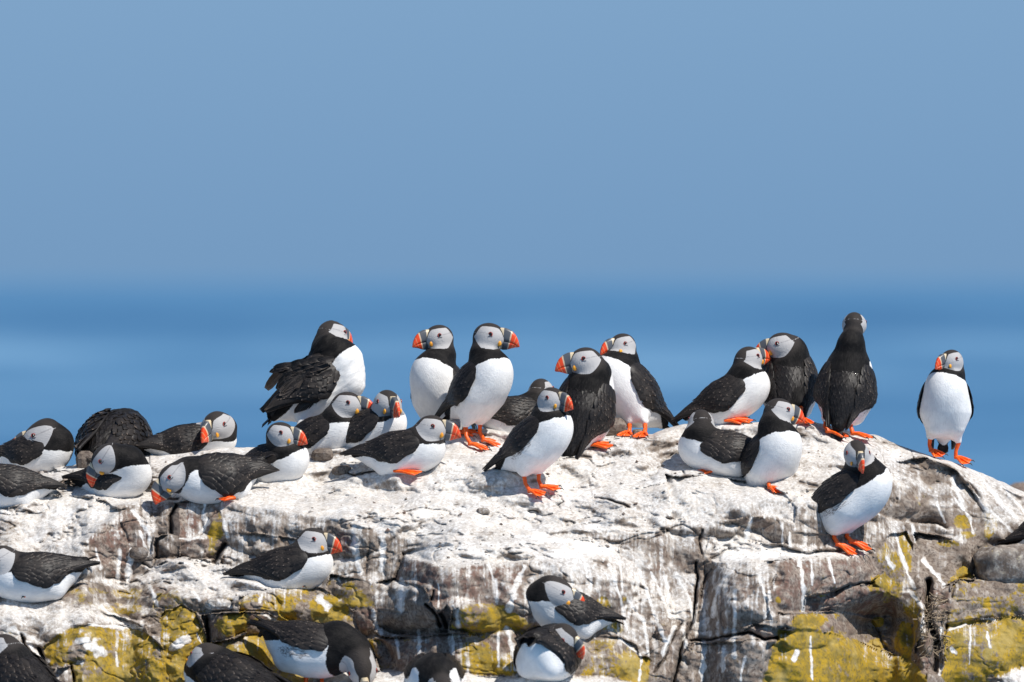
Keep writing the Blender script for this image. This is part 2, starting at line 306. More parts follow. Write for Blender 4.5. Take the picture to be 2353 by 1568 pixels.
# lichen patches: tile, centre, half sizes, strength (negative scrapes lichen away)
LIC = [(3,(900,1160),(110,60),.7),(3,(1110,1220),(60,40),.5),(3,(1360,1310),(80,40),.5),(3,(1550,1300),(50,130),.7),(3,(1360,1150),(40,35),.8),(3,(1380,920),(90,70),.6),(3,(1440,1000),(60,40),.5),
 (3,(1550,620),(45,60),.5),(3,(1530,760),(70,90),.3),(3,(1950,490),(60,50),.7),(3,(1980,580),(50,25),.7),(3,(2120,500),(45,100),.7),(3,(1850,640),(70,25),.6),(3,(705,1005),(22,20),.9),(3,(1090,940),(28,18),.8),
 (3,(995,990),(25,12),.6),(3,(865,1082),(18,12),.8),(3,(2100,760),(28,110),.5),(3,(2290,815),(45,25),.7),(3,(1080,1150),(0,0),0),(3,(1200,1170),(120,50),-.5),(3,(2150,950),(150,50),-.4),
 (2,(150,1020),(100,50),.4),(2,(1100,1140),(150,60),.35),(2,(950,1410),(140,100),.6),(2,(1150,1440),(70,80),.4),(2,(400,1380),(150,90),-.6),(2,(640,1330),(120,60),-.5),(2,(1780,1100),(70,100),.6),
 (2,(1840,1200),(100,60),.7),(2,(1930,1080),(60,120),.4),(2,(1780,1320),(90,45),.3),(2,(1300,960),(25,25),.5),
 (1,(1450,560),(60,60),.4),(1,(560,960),(170,25),.35),(1,(850,970),(110,35),.45),(1,(800,1080),(150,40),.3),(1,(1560,1180),(110,80),.5),(1,(1800,1200),(120,50),-.6),(1,(1920,1130),(70,50),.6),
 (1,(2200,1080),(120,90),.5),(1,(2040,1080),(60,60),-.4),(1,(1700,1060),(60,30),-.5),(1,(150,1380),(60,40),.6),(1,(60,1230),(60,20),.5),(1,(520,1350),(60,50),-.5),(1,(1750,1380),(120,70),.3)]

def inpoly(px, py, poly):
    r = np.zeros(px.shape, bool); n = len(poly)
    for i in range(n):
        x1, y1 = poly[i]; x2, y2 = poly[(i + 1) % n]
        if y1 == y2: continue
        c = ((y1 > py) != (y2 > py)) & (px < (x2 - x1) * (py - y1) / (y2 - y1) + x1)
        r ^= c
    return r
def segd(px, py, a, b):
    ax, ay = a; bx, by = b; dx, dy = bx - ax, by - ay
    t = np.clip(((px - ax) * dx + (py - ay) * dy) / (dx * dx + dy * dy + 1e-9), 0, 1)
    return np.hypot(px - ax - t * dx, py - ay - t * dy)
def blur(a, n, axis):
    k = np.ones(2 * n + 1) / (2 * n + 1)
    pad = [(0, 0), (0, 0)]; pad[axis] = (n, n)
    b = np.pad(a, pad, mode='edge'); c = np.cumsum(b, axis)
    z = [(0, 0), (0, 0)]; z[axis] = (1, 0); c = np.pad(c, z)
    L = a.shape[axis]; w = 2 * n + 1
    return (np.take(c, range(w, w + L), axis) - np.take(c, range(0, L), axis)) / w

XL, XR, PB = -170, 2523, 1640
NX = int((XR - XL) / 1.8) + 1; NTT = 352
gx = np.linspace(XL, XR, NX)
rr = ridge(gx)
# small roughness of the skyline
rr = rr + 5.0 * fbm(np.stack([gx / 60, gx * 0, gx * 0], -1), 3, 4)
tt = np.linspace(0, 1, NTT)
GX = np.broadcast_to(gx[:, None], (NX, NTT)).copy()
GY = rr[:, None] + (PB - rr[:, None]) * tt[None, :]
q = np.stack([GX, GY, GX * 0], -1)
wx = 7 * fbm(q / 70, 11, 3) + 2.6 * fbm(q / 14, 12, 2)
wy = 7 * fbm(q / 70, 21, 3) + 2.6 * fbm(q / 14, 22, 2)
WX, WY = GX + wx, GY + wy
bid = np.zeros(GX.shape, int)
for i, b in enumerate(BL):
    xs = [p[0] for p in b[0]]; ys = [p[1] for p in b[0]]
    i0 = max(0, np.searchsorted(gx, min(xs) - 15)); i1 = min(NX, np.searchsorted(gx, max(xs) + 15))
    if i1 <= i0: continue
    sub = inpoly(WX[i0:i1], WY[i0:i1], b[0])
    bid[i0:i1][sub] = i
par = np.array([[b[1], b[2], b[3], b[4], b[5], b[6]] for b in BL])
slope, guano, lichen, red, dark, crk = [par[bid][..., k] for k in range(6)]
guano, red = [blur(blur(a_, 7, 0), 4, 1) for a_ in (guano, red)]; lichen = blur(blur(lichen, 3, 0), 2, 1)
din = np.full(GX.shape, 60.0)
for i, b in enumerate(BL):
    m_ = bid == i
    if not m_.any(): continue
    x_, y_ = WX[m_], WY[m_]; d_ = np.full(x_.shape, 60.0)
    for k in range(len(b[0])): d_ = np.minimum(d_, segd(x_, y_, b[0][k], b[0][(k + 1) % len(b[0])]))
    din[m_] = d_
# where a later outline covers part of an earlier one, its border counts as well
edge = np.zeros(GX.shape, bool)
edge[1:] |= bid[1:] != bid[:-1]; edge[:, 1:] |= bid[:, 1:] != bid[:, :-1]
dd = np.where(edge, 0.0, 60.0)
for _ in range(26):
    dd[1:] = np.minimum(dd[1:], dd[:-1] + 1.8); dd[:-1] = np.minimum(dd[:-1], dd[1:] + 1.8)
    dd[:, 1:] = np.minimum(dd[:, 1:], dd[:, :-1] + 1.8); dd[:, :-1] = np.minimum(dd[:, :-1], dd[:, 1:] + 1.8)
dd = blur(blur(dd, 4, 0), 1, 1)
din = np.minimum(din, dd)
below = GY - rr[:, None]
sl_ = slope + 5.0 * np.exp(-below / 7.0) * (1)
sl_ = blur(blur(sl_, 4, 0), 1, 1)
# extra ledge where a block starts under another
MPP = DIST / FPX
led = np.zeros(GX.shape)
chg = (bid[:, 1:] != bid[:, :-1]).astype(float) * crk[:, 1:] * (slope[:, 1:] >= 0)
led[:, 1:] = blur(blur(blur(chg, 6, 0), 4, 0), 2, 1) * 0.014
dz = np.gradient(GY, axis=1) * MPP
YY = -np.cumsum(sl_ * dz, 1) - np.cumsum(led, 1)
YY = YY - YY[:, :1]
# sideways smoothing of what the columns gather on their own
YY = .35 * blur(blur(YY, 3, 0), 1, 1) + .65 * blur(blur(YY, 22, 0), 12, 0)
rng = np.random.RandomState(4)
off = rng.uniform(-1, 1, (len(BL), 3))
cen = np.array([[np.mean([p[0] for p in b[0]]), np.mean([p[1] for p in b[0]])] for b in BL])
o_ = off[bid]; c_ = cen[bid]; cw = crk * (np.abs(np.array([b[1] for b in BL]))[bid] < 1.5)
offs = cw * (.016 * o_[..., 0] + np.clip(GX - c_[..., 0], -120, 120) * MPP * .24 * o_[..., 1])
YY += blur(blur(blur(offs, 5, 0), 4, 0), 2, 1)
steep = np.sqrt(1 + sl_ * sl_)
wid = np.clip(.5 + fbm(q / 90, 23, 3), 0, 1)
fuse = sstep(-.32, .30, fbm(q / 100, 27, 3)) * (.55 + .45 * sstep(-.4, .2, fbm(q / 24, 28, 2)))
brk = .45 * sstep(-.05, .6, fbm(q / 45, 17, 3)) * sstep(1.9, .7, sl_) 
YY += crk * fuse * (.012 * brk * np.exp(-din / 4.0) + .036 * np.clip(1 - din / (32 + 26 * wid), 0, 1) ** 1.8) * np.clip(steep, 1, 1.6)
wob = sstep(-.5, .3, fbm(q / 30, 19, 3))
for t, pl, w, dep in CRK:
    pl = tv(t, pl); w = max(w * .28, 2.3)
    xs = [p[0] for p in pl]
    i0 = max(0, np.searchsorted(gx, min(xs) - 30)); i1 = min(NX, np.searchsorted(gx, max(xs) + 30))
    if i1 <= i0: continue
    d_ = np.full(WX[i0:i1].shape, 99.0)
    for k in range(len(pl) - 1): d_ = np.minimum(d_, segd(WX[i0:i1] , WY[i0:i1], pl[k], pl[k + 1]))
    gq = np.exp(-(d_ / w) ** 2) * (wob[i0:i1] if dep < .03 else 1) * (.6 if dep < .018 else 1)
    YY[i0:i1] += .75 * dep * gq * np.clip(steep[i0:i1], 1, 1.5)
    dark[i0:i1] = np.maximum(dark[i0:i1], gq * min(.8, dep / .05)); guano[i0:i1] -= gq * min(.6, dep / .045)
for cx_, cy_, a_, b_, am in [(1180,1335,310,115,.10),(190,1225,230,105,.05),(250,1500,190,115,.06),(1840,1370,210,120,.07),(1930,1530,190,105,.06),(2270,1500,130,100,.05),
                            (930,1392,85,62,.045),(1640,1165,170,68,.05),(700,1200,230,90,.06),(640,1390,130,45,.04),(1060,1420,95,45,.04),(1290,1530,160,70,.04),(1020,1080,260,50,.04),(1990,1130,150,70,.04)]:
    r2_ = ((WX - cx_) / a_) ** 2 + ((WY - cy_) / b_) ** 2 + .25 * fbm(q / 60, 37, 3)
    YY -= am * np.clip(1 - r2_, 0, 1) ** .8
YB = YY.copy()      # smooth surface: what the birds stand on
W3 = P3(GX, GY, YY)
rough = .30 + .70 * sstep(-.2, .35, fbm(W3 / .22, 33, 3))
dis = .056 * fbm(W3 / .24, 31, 3) + .012 * fbm(W3 / .07, 41, 3) + rough * (.0030 * fbm(W3 / .020, 51, 3, .6) + .0010 * fbm(W3 / .007, 61, 2))
ridg = 1 - np.abs(fbm(W3 * np.array([1, 1, 2.0]) / .13, 71, 4, .55)) * 2.0
dis += .005 * rough * np.clip(ridg - .88, 0, 1) / .12
strat = fbm(np.stack([W3[..., 0] / .5, W3[..., 1] / .5, (W3[..., 2] + .12 * W3[..., 0]) / .012], -1), 81, 2)
dis += .0022 * strat * sstep(1.2, .4, sl_)
YY = YY + dis * np.clip(steep, 1, 2.2) * sstep(0, 14, below + 4)
POS = P3(GX, GY, YY)
_n = np.cross(np.gradient(POS, axis=0), np.gradient(POS, axis=1)); _n /= np.linalg.norm(_n, axis=-1)[..., None] + 1e-12
_n *= np.sign(-_n[..., 1:2] + 1e-9)
upn = blur(blur(_n[..., 2], 3, 0), 2, 1)
stk2 = fbm(np.stack([WX / 3.6, GY / 75, GX * 0 + 3], -1), 97, 3)
# white and lichen coverage
flat = sstep(.3, 1.6, sl_)
stk = fbm(np.stack([WX / 9, GY / 110, GX * 0], -1), 91, 3)
gu = guano - .02 + .30 * fbm(W3 / .06, 101, 4, .6) + (.40 * stk + .50 * stk2 * (stk > -.3)) * (1 - flat) + .08 * flat + .60 * (np.clip(upn, -.2, .9) - .42) + .10 * fbm(W3 / .012, 111, 2)
gu += -.35 * rough * np.clip(ridg - .86, 0, 1) / .14 * .6
gu -= .30 * sstep(.0, .5, fbm(W3 / .10, 107, 4, .6)) + .07
for t, pl, w in DRP:
    pl = tv(t, pl); w *= .3418
    xs = [p[0] for p in pl]
    i0 = max(0, np.searchsorted(gx, min(xs) - 30)); i1 = min(NX, np.searchsorted(gx, max(xs) + 30))
    if i1 <= i0: continue
    d_ = np.full(GX[i0:i1].shape, 99.0)
    for k in range(len(pl) - 1): d_ = np.minimum(d_, segd(GX[i0:i1] + wx[i0:i1] * .6, WY[i0:i1], pl[k], pl[k + 1]))
    v_ = .35 + .6 * vnoise(q[i0:i1] / 5, 7) * .5; d_ = d_ / np.clip(.9 + .9 * fbm(q[i0:i1] / 14, 29, 2), .35, 1.6)
    gu[i0:i1] = np.maximum(gu[i0:i1], (1.35 - .55 * (d_ / w) ** 2) * (d_ < 2.2 * w) - v_ * .25)
    lichen[i0:i1] -= .5 * np.exp(-(d_ / w) ** 2)
for t, (u, v), (a, b), s in LIC:
    if a == 0: continue
    (cx, cy), = tv(t, [(u, v)]); a *= .3418; b *= .3418
    r_ = np.sqrt(((WX - cx) / a) ** 2 + ((WY - cy) / b) ** 2)
    lichen += s * sstep(1.25, .75, r_ + .25 * fbm(q / 16, 121, 3))
li = lichen - .10 + .55 * fbm(W3 / .05, 131, 4, .65) + .26 * fbm(W3 / .010, 141, 2)
rd = red + .4 * fbm(W3 / .07, 151, 3)
POS = P3(GX, GY, YY)
# back side of the ridge falls away from the camera
NB = 14
bk = (np.arange(1, NB + 1) / NB) ** 1.6 * 1.5
bz = -0.02 * bk / .1 * .5 - .30 * bk ** 2
back = np.zeros((NX, NB, 3)); r0 = POS[:, 0]
for k in range(NB):
    yy = r0[:, 1] + bk[k]
    back[:, k] = np.stack([r0[:, 0], yy, r0[:, 2] + bz[k] + .012 * fbm(np.stack([gx / 90, gx * 0 + k * .7, gx * 0], -1), 5, 3)], -1)
back = back[:, ::-1]
bot = POS[:, -1:].copy(); bot[..., 2] -= 1.2; bot[..., 1] -= .25
ALL = np.concatenate([back, POS, bot], 1)
ext = lambda a: np.concatenate([np.repeat(a[:, :1], NB, 1), a, a[:, -1:]], 1)
att = dict(guano=ext(gu), lichen=ext(li), red=ext(rd), dark=ext(dark))
NA = ALL.shape[1]
idx = np.arange(NX * NA).reshape(NX, NA)
F = np.stack([idx[:-1, :-1], idx[:-1, 1:], idx[1:, 1:], idx[1:, :-1]], -1).reshape(-1, 4)
bfull = ext(bid)
fb = np.stack([bfull[:-1, :-1], bfull[:-1, 1:], bfull[1:, 1:], bfull[1:, :-1]], -1).reshape(-1, 4)
allsame = (fb == fb[:, :1]).all(1)
own = np.where(allsame, fb[:, 0], -1)
hascrack = np.array([b[6] >= .5 for b in BL])
V = ALL.reshape(-1, 3); AT = {k: v.reshape(-1) for k, v in att.items()}

# material of the rock
m = NT('rock')
ob = m.obj()
g = m.attr('guano'); l = m.attr('lichen'); r = m.attr('red'); dk = m.attr('dark')
nf = m.noise(160.0, ob, 5.0, .65); nm = m.noise(45.0, ob, 5.0, .65); nb_ = m.noise(14.0, ob, 4.0, .6)
nstk = m.noise(30.0, ob, 4.0, .6, (3.0, 3.0, .45))
base = m.mix(m.step(r, .1, .9), (0.200, 0.158, 0.125), (0.180, 0.102, 0.080))
base = m.mix(m.step(nm, .38, .62), base, (0.33, 0.28, 0.235))
base = m.mix(m.step(nf, .45, .65), base, (0.115, 0.085, 0.068))
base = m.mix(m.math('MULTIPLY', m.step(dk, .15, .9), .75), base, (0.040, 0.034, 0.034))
g2 = m.math('ADD', g, m.math('MULTIPLY', m.math('SUBTRACT', nm, .5), .9))
g2 = m.math('ADD', g2, m.math('MULTIPLY', m.math('SUBTRACT', nf, .5), .75))
g2 = m.math('ADD', g2, m.math('MULTIPLY', m.math('SUBTRACT', nstk, .5), .7))
gf = m.step(g2, .28, .86)
gcol = m.mix(m.step(nb_, .35, .65), (0.49, 0.465, 0.44), (0.61, 0.565, 0.51))
gcol = m.mix(m.math('MULTIPLY', m.step(nf, .44, .62), .7), gcol, (0.77, 0.76, 0.74))
gcol = m.mix(m.step(nstk, .52, .70), gcol, (0.35, 0.305, 0.265))
l2 = m.math('ADD', l, m.math('MULTIPLY', m.math('SUBTRACT', nm, .5), 1.2))
l2 = m.math('ADD', l2, m.math('MULTIPLY', m.math('SUBTRACT', nf, .5), 1.3))
lf = m.step(l2, .38, .62)
lcol = m.mix(m.step(nm, .36, .62), (0.24, 0.175, 0.040), (0.40, 0.255, 0.022))
lcol = m.mix(m.step(nf, .48, .66), lcol, (0.17, 0.13, 0.045))
lcol = m.mix(m.step(nb_, .52, .70), lcol, (0.40, 0.30, 0.10))
c = m.mix(lf, base, lcol)
gcol = m.mix(m.step(g2, 1.0, 1.35), gcol, (.80, .79, .77))
c = m.mix(gf, c, gcol)
m.set(Base_Color=c, Roughness=.92)
m.b.inputs['Specular IOR Level'].default_value = .2
h = m.math('ADD', m.math('MULTIPLY', nf, .35), m.math('ADD', nm, m.math('MULTIPLY', gf, .15)))
m.bump(h, .55, .004)
MROCK = m.m

GN = np.zeros_like(V)
_fn = np.cross(V[F[:, 2]] - V[F[:, 0]], V[F[:, 3]] - V[F[:, 1]])
for _k in range(4):
    for _a in range(3): GN[:, _a] += np.bincount(F[:, _k], _fn[:, _a], len(V))
GN /= np.linalg.norm(GN, axis=1)[:, None] + 1e-12
def submesh(name, fsel, mat, parent):
    ff = F[fsel]; u, inv_ = np.unique(ff, return_inverse=True)
    o = mesh_obj(name, V[u], inv_.reshape(-1, 4), mat, parent, True, {k: v[u] for k, v in AT.items()})
    o.data.normals_split_custom_set_from_vertices(GN[u].astype(np.float32))
    return o
blockmask = allsame & hascrack[np.clip(own, 0, None)] & (own >= 0)
outcrop = submesh('rock_outcrop', ~blockmask, MROCK, None)
tag(outcrop, 'white stained rock outcrop with cracks and yellow lichen under the birds', kind='structure')
for i, b in enumerate(BL):
    sel = blockmask & (own == i)
    if sel.sum() > 60: submesh('rock_block', sel, MROCK, outcrop)

def rockY(px, py):
    """depth of the smooth rock surface seen at a picture position (ridge or behind it gives >= 0)"""
    ix = int(np.clip(round((px - XL) / (XR - XL) * (NX - 1)), 0, NX - 1))
    t = (py - rr[ix]) / (PB - rr[ix])
    if t <= 0: return 0.0
    a = t * (NTT - 1); j = int(min(a, NTT - 2)); fr = a - j
    ys = YY[max(0, ix - 4):ix + 5, :].mean(0)
    return float(ys[j] * (1 - fr) + ys[j + 1] * fr)
print('rock', round(time.time() - T0, 1))

# loose stones and litter
def stone(px, py, r, label, c1=None, sq=(1.2, .9, .8), seed=0, li_=-1.0):
    y = rockY(px, py); o = P3(px, py, y) 
    rs = np.random.RandomState(seed + 50)
    nu, nv = (14, 9) if r < .04 else (40, 28); v, fc = [], []
    for j in range(nv + 1):
        th = math.pi * j / nv
        for i in range(nu):
            ph = 2 * math.pi * i / nu; v.append([math.sin(th) * math.cos(ph), math.sin(th) * math.sin(ph), math.cos(th)])
    for j in range(nv):
        for i in range(nu): fc.append((j * nu + i, (j + 1) * nu + i, (j + 1) * nu + (i + 1) % nu, j * nu + (i + 1) % nu))
    v = np.array(v); v = np.sign(v) * np.abs(v) ** .7
    v = v * (1 + .28 * fbm(v * 1.3 + seed * 3.1, 9, 3 if r < .04 else 5)[:, None]) * np.array(sq) * r
    ob_ = mesh_obj('loose_stone', v, fc, MROCK, None, r > .04, dict(guano=np.full(len(v), c1 if c1 is not None else .25), lichen=np.full(len(v), li_), red=np.full(len(v), .1), dark=np.full(len(v), .5)))
    ob_.location = tuple(o + np.array([0, 0, r * .3])); tag(ob_, label, 'stone', 'loose stones on the rock')
stone(742, 1052, .020, 'dark squarish stone between the sitting puffins on the left ridge', .2, (1.2, 1, .7), 1)
stone(785, 1086, .014, 'small black stone behind the low sitting puffin with its foot forward', .0, (1.5, 1, .7), 2)
stone(1405, 992, .026, 'dark grey stone on the ridge left of the leaning white-breasted puffin', .15, (1.3, 1, .8), 3)
stone(1470, 1000, .012, 'small stone at the feet of the leaning white-breasted puffin', .3, (1.3, 1, .7), 4)
stone(196, 1070, .022, 'dark upright stone left of the round black preening puffin', .0, (.9, .8, 1.1), 5)
stone(318, 1277, .016, 'dark knob of stone under the recess of small broken rocks', .3, (1.3, 1, .8), 6)
stone(500, 1395, .018, 'white topped stone wedged above the yellow blocks', .6, (1.4, 1, .7), 7)
stone(1110, 1178, .010, 'small chip lying on the open white rock below the slim puffin', .4, (1.4, 1, .6), 8)
rk = np.random.RandomState(12); bu = np.array([(1, 0, 0), (-1, 0, 0), (0, 1, 0), (0, -1, 0), (0, 0, 1), (0, 0, -1)], float)
bf = [(0, 2, 4), (2, 1, 4), (1, 3, 4), (3, 0, 4), (2, 0, 5), (1, 2, 5), (3, 1, 5), (0, 3, 5)]
gv, gf_ = [], []
cand = np.argwhere((sl_ > 1.5) & (below > 12) & (GY < 1560)); cand = cand[rk.choice(len(cand), 320, False)]
for n_, (i_, j_) in enumerate(cand):
    r_ = .0012 + .0042 * rk.rand() ** 3; v_ = bu * (.6 + .8 * rk.rand(6, 1)) * r_ * np.array([1.2, 1, .7]) + rk.normal(size=(6, 3)) * r_ * .2
    gf_ += [tuple(a_ + len(gv) for a_ in t_) for t_ in bf]; gv += list(v_ + POS[i_, j_] + np.array([0, -r_ * .4, r_ * .3]))
chips = mesh_obj('rock_chips', gv, gf_, MROCK, None, False, dict(guano=np.repeat(rk.uniform(-.2, .9, 320), 6), lichen=np.zeros(len(gv)) - 1, red=np.repeat(rk.rand(320), 6), dark=np.zeros(len(gv))))
tag(chips, 'tiny stone chips scattered over the white rock', 'chips', kind='stuff')
# a further rock looks over the right end of the outcrop
fu, fv = np.meshgrid(np.linspace(0, 1, 60), np.linspace(0, 1, 40), indexing='ij')
fx = 1.05 + .9 * fu; fy = 1.7 + 1.2 * fv
fz = -.466 + .012 * fbm(np.stack([fx / .2, fy / .2, fx * 0], -1), 3, 4) * 2 - .9 * np.clip(.12 - fu, 0, 1) ** 1.2 - .8 * (fv - .35) ** 2 - 1.2 * np.clip(.1 - fv, 0, 1)
FI = np.arange(2400).reshape(60, 40); fq = np.stack([FI[:-1, :-1], FI[1:, :-1], FI[1:, 1:], FI[:-1, 1:]], -1).reshape(-1, 4)
fr_ = mesh_obj('rock_ridge', np.stack([fx, fy, fz], -1).reshape(-1, 3), fq, MROCK, None, True, dict(guano=np.full(2400, .15), lichen=np.full(2400, -1.), red=np.full(2400, .5), dark=np.zeros(2400)))
tag(fr_, 'brown rock behind the right end of the outcrop', kind='structure')
stone(2322, 1318, .052, 'rounded dark grey boulder at the right edge below the partly seen tail', .40, (1.35, .9, .85), 11, .30)
# twigs and old nest litter in the deep cleft at the right
MTW = NT('dry_litter'); MTW.set(Base_Color=MTW.mix(MTW.noise(60.), (.16, .11, .07), (.40, .32, .22)), Roughness=.9); MTW = MTW.m
rs_ = np.random.RandomState(3); vs, fs = [], []
for i in range(150):
    u = rs_.uniform(1660, 1830); v = rs_.uniform(980, 1420)
    (px, py), = tv(3, [(u, v)]); c0 = P3(px, py, rockY(px, py) - .006)
    d = nrm_ = rs_.normal(size=3) * np.array([1, .5, .6]); d /= np.linalg.norm(d); ln = rs_.uniform(.012, .045); w = rs_.uniform(.0007, .0018)
    a = np.cross(d, [0, 1, .1]); a /= np.linalg.norm(a); b = np.cross(d, a); o = len(vs)
    for t in (-.5, .5):
        for e in (0, 1, 2): an = e * 2.094; vs.append(c0 + d * ln * t + w * (a * math.cos(an) + b * math.sin(an)))
    for e in range(3): fs.append((o + e, o + (e + 1) % 3, o + 3 + (e + 1) % 3, o + 3 + e))
lit = mesh_obj('nest_litter', vs, fs, MTW); tag(lit, 'dry twigs and nest litter caught in the deep cleft', 'litter', kind='stuff')
# ---------------------------------------------------------------- puffin materials
def mat_plumage():
    m = NT('plumage'); lv = m.attr('flow', True)
    n_f = m.noise(1.0, lv, 4.0, .6, (90, 420, 420)); n_c = m.noise(1.0, lv, 3.0, .5, (45, 70, 70)); n_v = m.noise(1.0, lv, 2.0, .5, (400, 700, 700))
    jit = m.math('MULTIPLY', m.math('SUBTRACT', n_f, .5), .0065)
    bl = m.step(m.math('ADD', m.attr('black'), jit), -.0007, .0007)
    ch = m.step(m.math('ADD', m.attr('cheek'), m.math('MULTIPLY', jit, .22)), -.0004, .0004)
    white = m.mix(m.step(n_c, .35, .65), (.88, .87, .85), (.80, .79, .775))
    white = m.mix(m.math('MULTIPLY', m.step(n_f, .52, .74), .42), white, (.58, .565, .55))
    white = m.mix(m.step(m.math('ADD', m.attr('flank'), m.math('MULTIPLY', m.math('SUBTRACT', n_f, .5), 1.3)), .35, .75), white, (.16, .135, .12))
    blk_ = m.mix(m.step(n_c, .40, .70), (.0055, .0052, .0056), (.015, .0135, .013))
    blk_ = m.mix(m.math('MULTIPLY', m.step(n_f, .52, .74), .5), blk_, (.042, .037, .035))
    cap = m.mix(m.attr('cap'), blk_, m.mix(n_v, (.026, .022, .021), (.052, .045, .041)))
    chk = m.mix(m.attr('chin'), (.45, .44, .437), (.19, .195, .20))
    chk = m.mix(m.math('MULTIPLY', m.step(m.attr('crease'), .0015, .0003), .75), chk, (.22, .21, .22))
    c = m.mix(bl, white, cap); c = m.mix(ch, c, chk)
    m.set(Base_Color=c, Roughness=.62); m.b.inputs['Specular IOR Level'].default_value = .10
    m.b.inputs['Sheen Weight'].default_value = .04; m.b.inputs['Sheen Roughness'].default_value = .5
    m.bump(n_f, .55, .0024)
    return m.m
def mat_feather():
    m = NT('feather'); e = m.attr('edge'); t = m.attr('tone')
    n = m.noise(260.0, None, 2.0, .6)
    d = m.mix(t, (.007, .0066, .0074), (.030, .025, .022))
    d = m.mix(m.math('MULTIPLY', m.step(n, .45, .7), .45), d, (.048, .040, .036))
    c = m.mix(m.math('MULTIPLY', m.step(e, .72, 1.0), m.math('ADD', m.math('MULTIPLY', t, .8), .0)), d, (.30, .24, .20))
    m.set(Base_Color=c, Roughness=.48); m.b.inputs['Specular IOR Level'].default_value = .24
    m.bump(n, .25, .0008)
    return m.m
def mat_bill():
    m = NT('bill'); t = m.attr('along'); v = m.attr('up')
    n = m.noise(240.0, None, 2.0, .6)
    t = m.math('ADD', t, m.math('MULTIPLY', m.math('SUBTRACT', n, .5), .02))
    red = (.80, .070, .014); yel = (.70, .42, .20)
    c = m.ramp(t, [(0, (.62, .50, .32)), (.14, (.66, .55, .38)), (.155, (.075, .082, .095)), (.42, (.10, .105, .115)), (.435, (.66, .50, .34)), (.475, (.66, .48, .32)),
                   (.49, red), (.64, red), (.655, yel), (.675, red), (.80, red), (.812, (.70, .34, .14)), (.83, (.62, .085, .025)), (.97, (.55, .07, .03)), (1.0, (.35, .06, .04))])
    m.set(Base_Color=c, Roughness=.36)
    return m.m
def mat_simple(name, c1, c2, rough, scale=200., coat=0):
    m = NT(name); n = m.noise(scale, None, 3.0, .6)
    m.set(Base_Color=m.mix(m.step(n, .35, .65), c1, c2), Roughness=rough)
    m.bump(n, .35, .0008)
    return m.m
MPL, MFE, MBI = mat_plumage(), mat_feather(), mat_bill()
MFOOT = mat_simple('foot_skin', (.86, .085, .004), (.92, .150, .008), .42)
MYEL = mat_simple('gape_skin', (.80, .30, .02), (.88, .42, .03), .5)
MEYE = mat_simple('eye', (.012, .010, .010), (.02, .015, .014), .12)
MRING = mat_simple('eye_ring', (.33, .03, .02), (.42, .05, .03), .4)
MSLATE = mat_simple('eyelid_horn', (.07, .075, .09), (.10, .10, .12), .5)
MCLAW = mat_simple('claw', (.02, .018, .016), (.035, .03, .028), .35)
MLOWER = MBI

# ---------------------------------------------------------------- implicit surfaces
def nrm(v): v = np.asarray(v, float); return v / (np.linalg.norm(v) + 1e-12)
def frame(Fd, hint=(0, 0, 1)):
    F_ = nrm(Fd); h = np.asarray(hint, float); U = h - h.dot(F_) * F_; U = nrm(U)
    return np.stack([F_, U, np.cross(F_, U)])
def sd_ell(p, c, R, r):
    q = (p - c) @ R.T; k0 = np.linalg.norm(q / r, axis=-1); k1 = np.linalg.norm(q / (r * r), axis=-1)
    return k0 * (k0 - 1) / (k1 + 1e-9)
def sd_cone(p, a, b, ra, rb):
    ab = b - a; t = np.clip(((p - a) @ ab) / (ab @ ab + 1e-12), 0, 1)
    return np.linalg.norm(p - a - t[..., None] * ab, axis=-1) - (ra + (rb - ra) * t)
def smin(a, b, k):
    h = np.clip(.5 + .5 * (b - a) / k, 0, 1); return b * (1 - h) + a * h - k * h * (1 - h)
def sdf(p, prims):
    d = None
    for pr in prims:
        e = sd_ell(p, *pr[1:4]) if pr[0] == 'e' else sd_cone(p, *pr[1:5])
        d = e if d is None else smin(d, e, pr[-1])
    return d
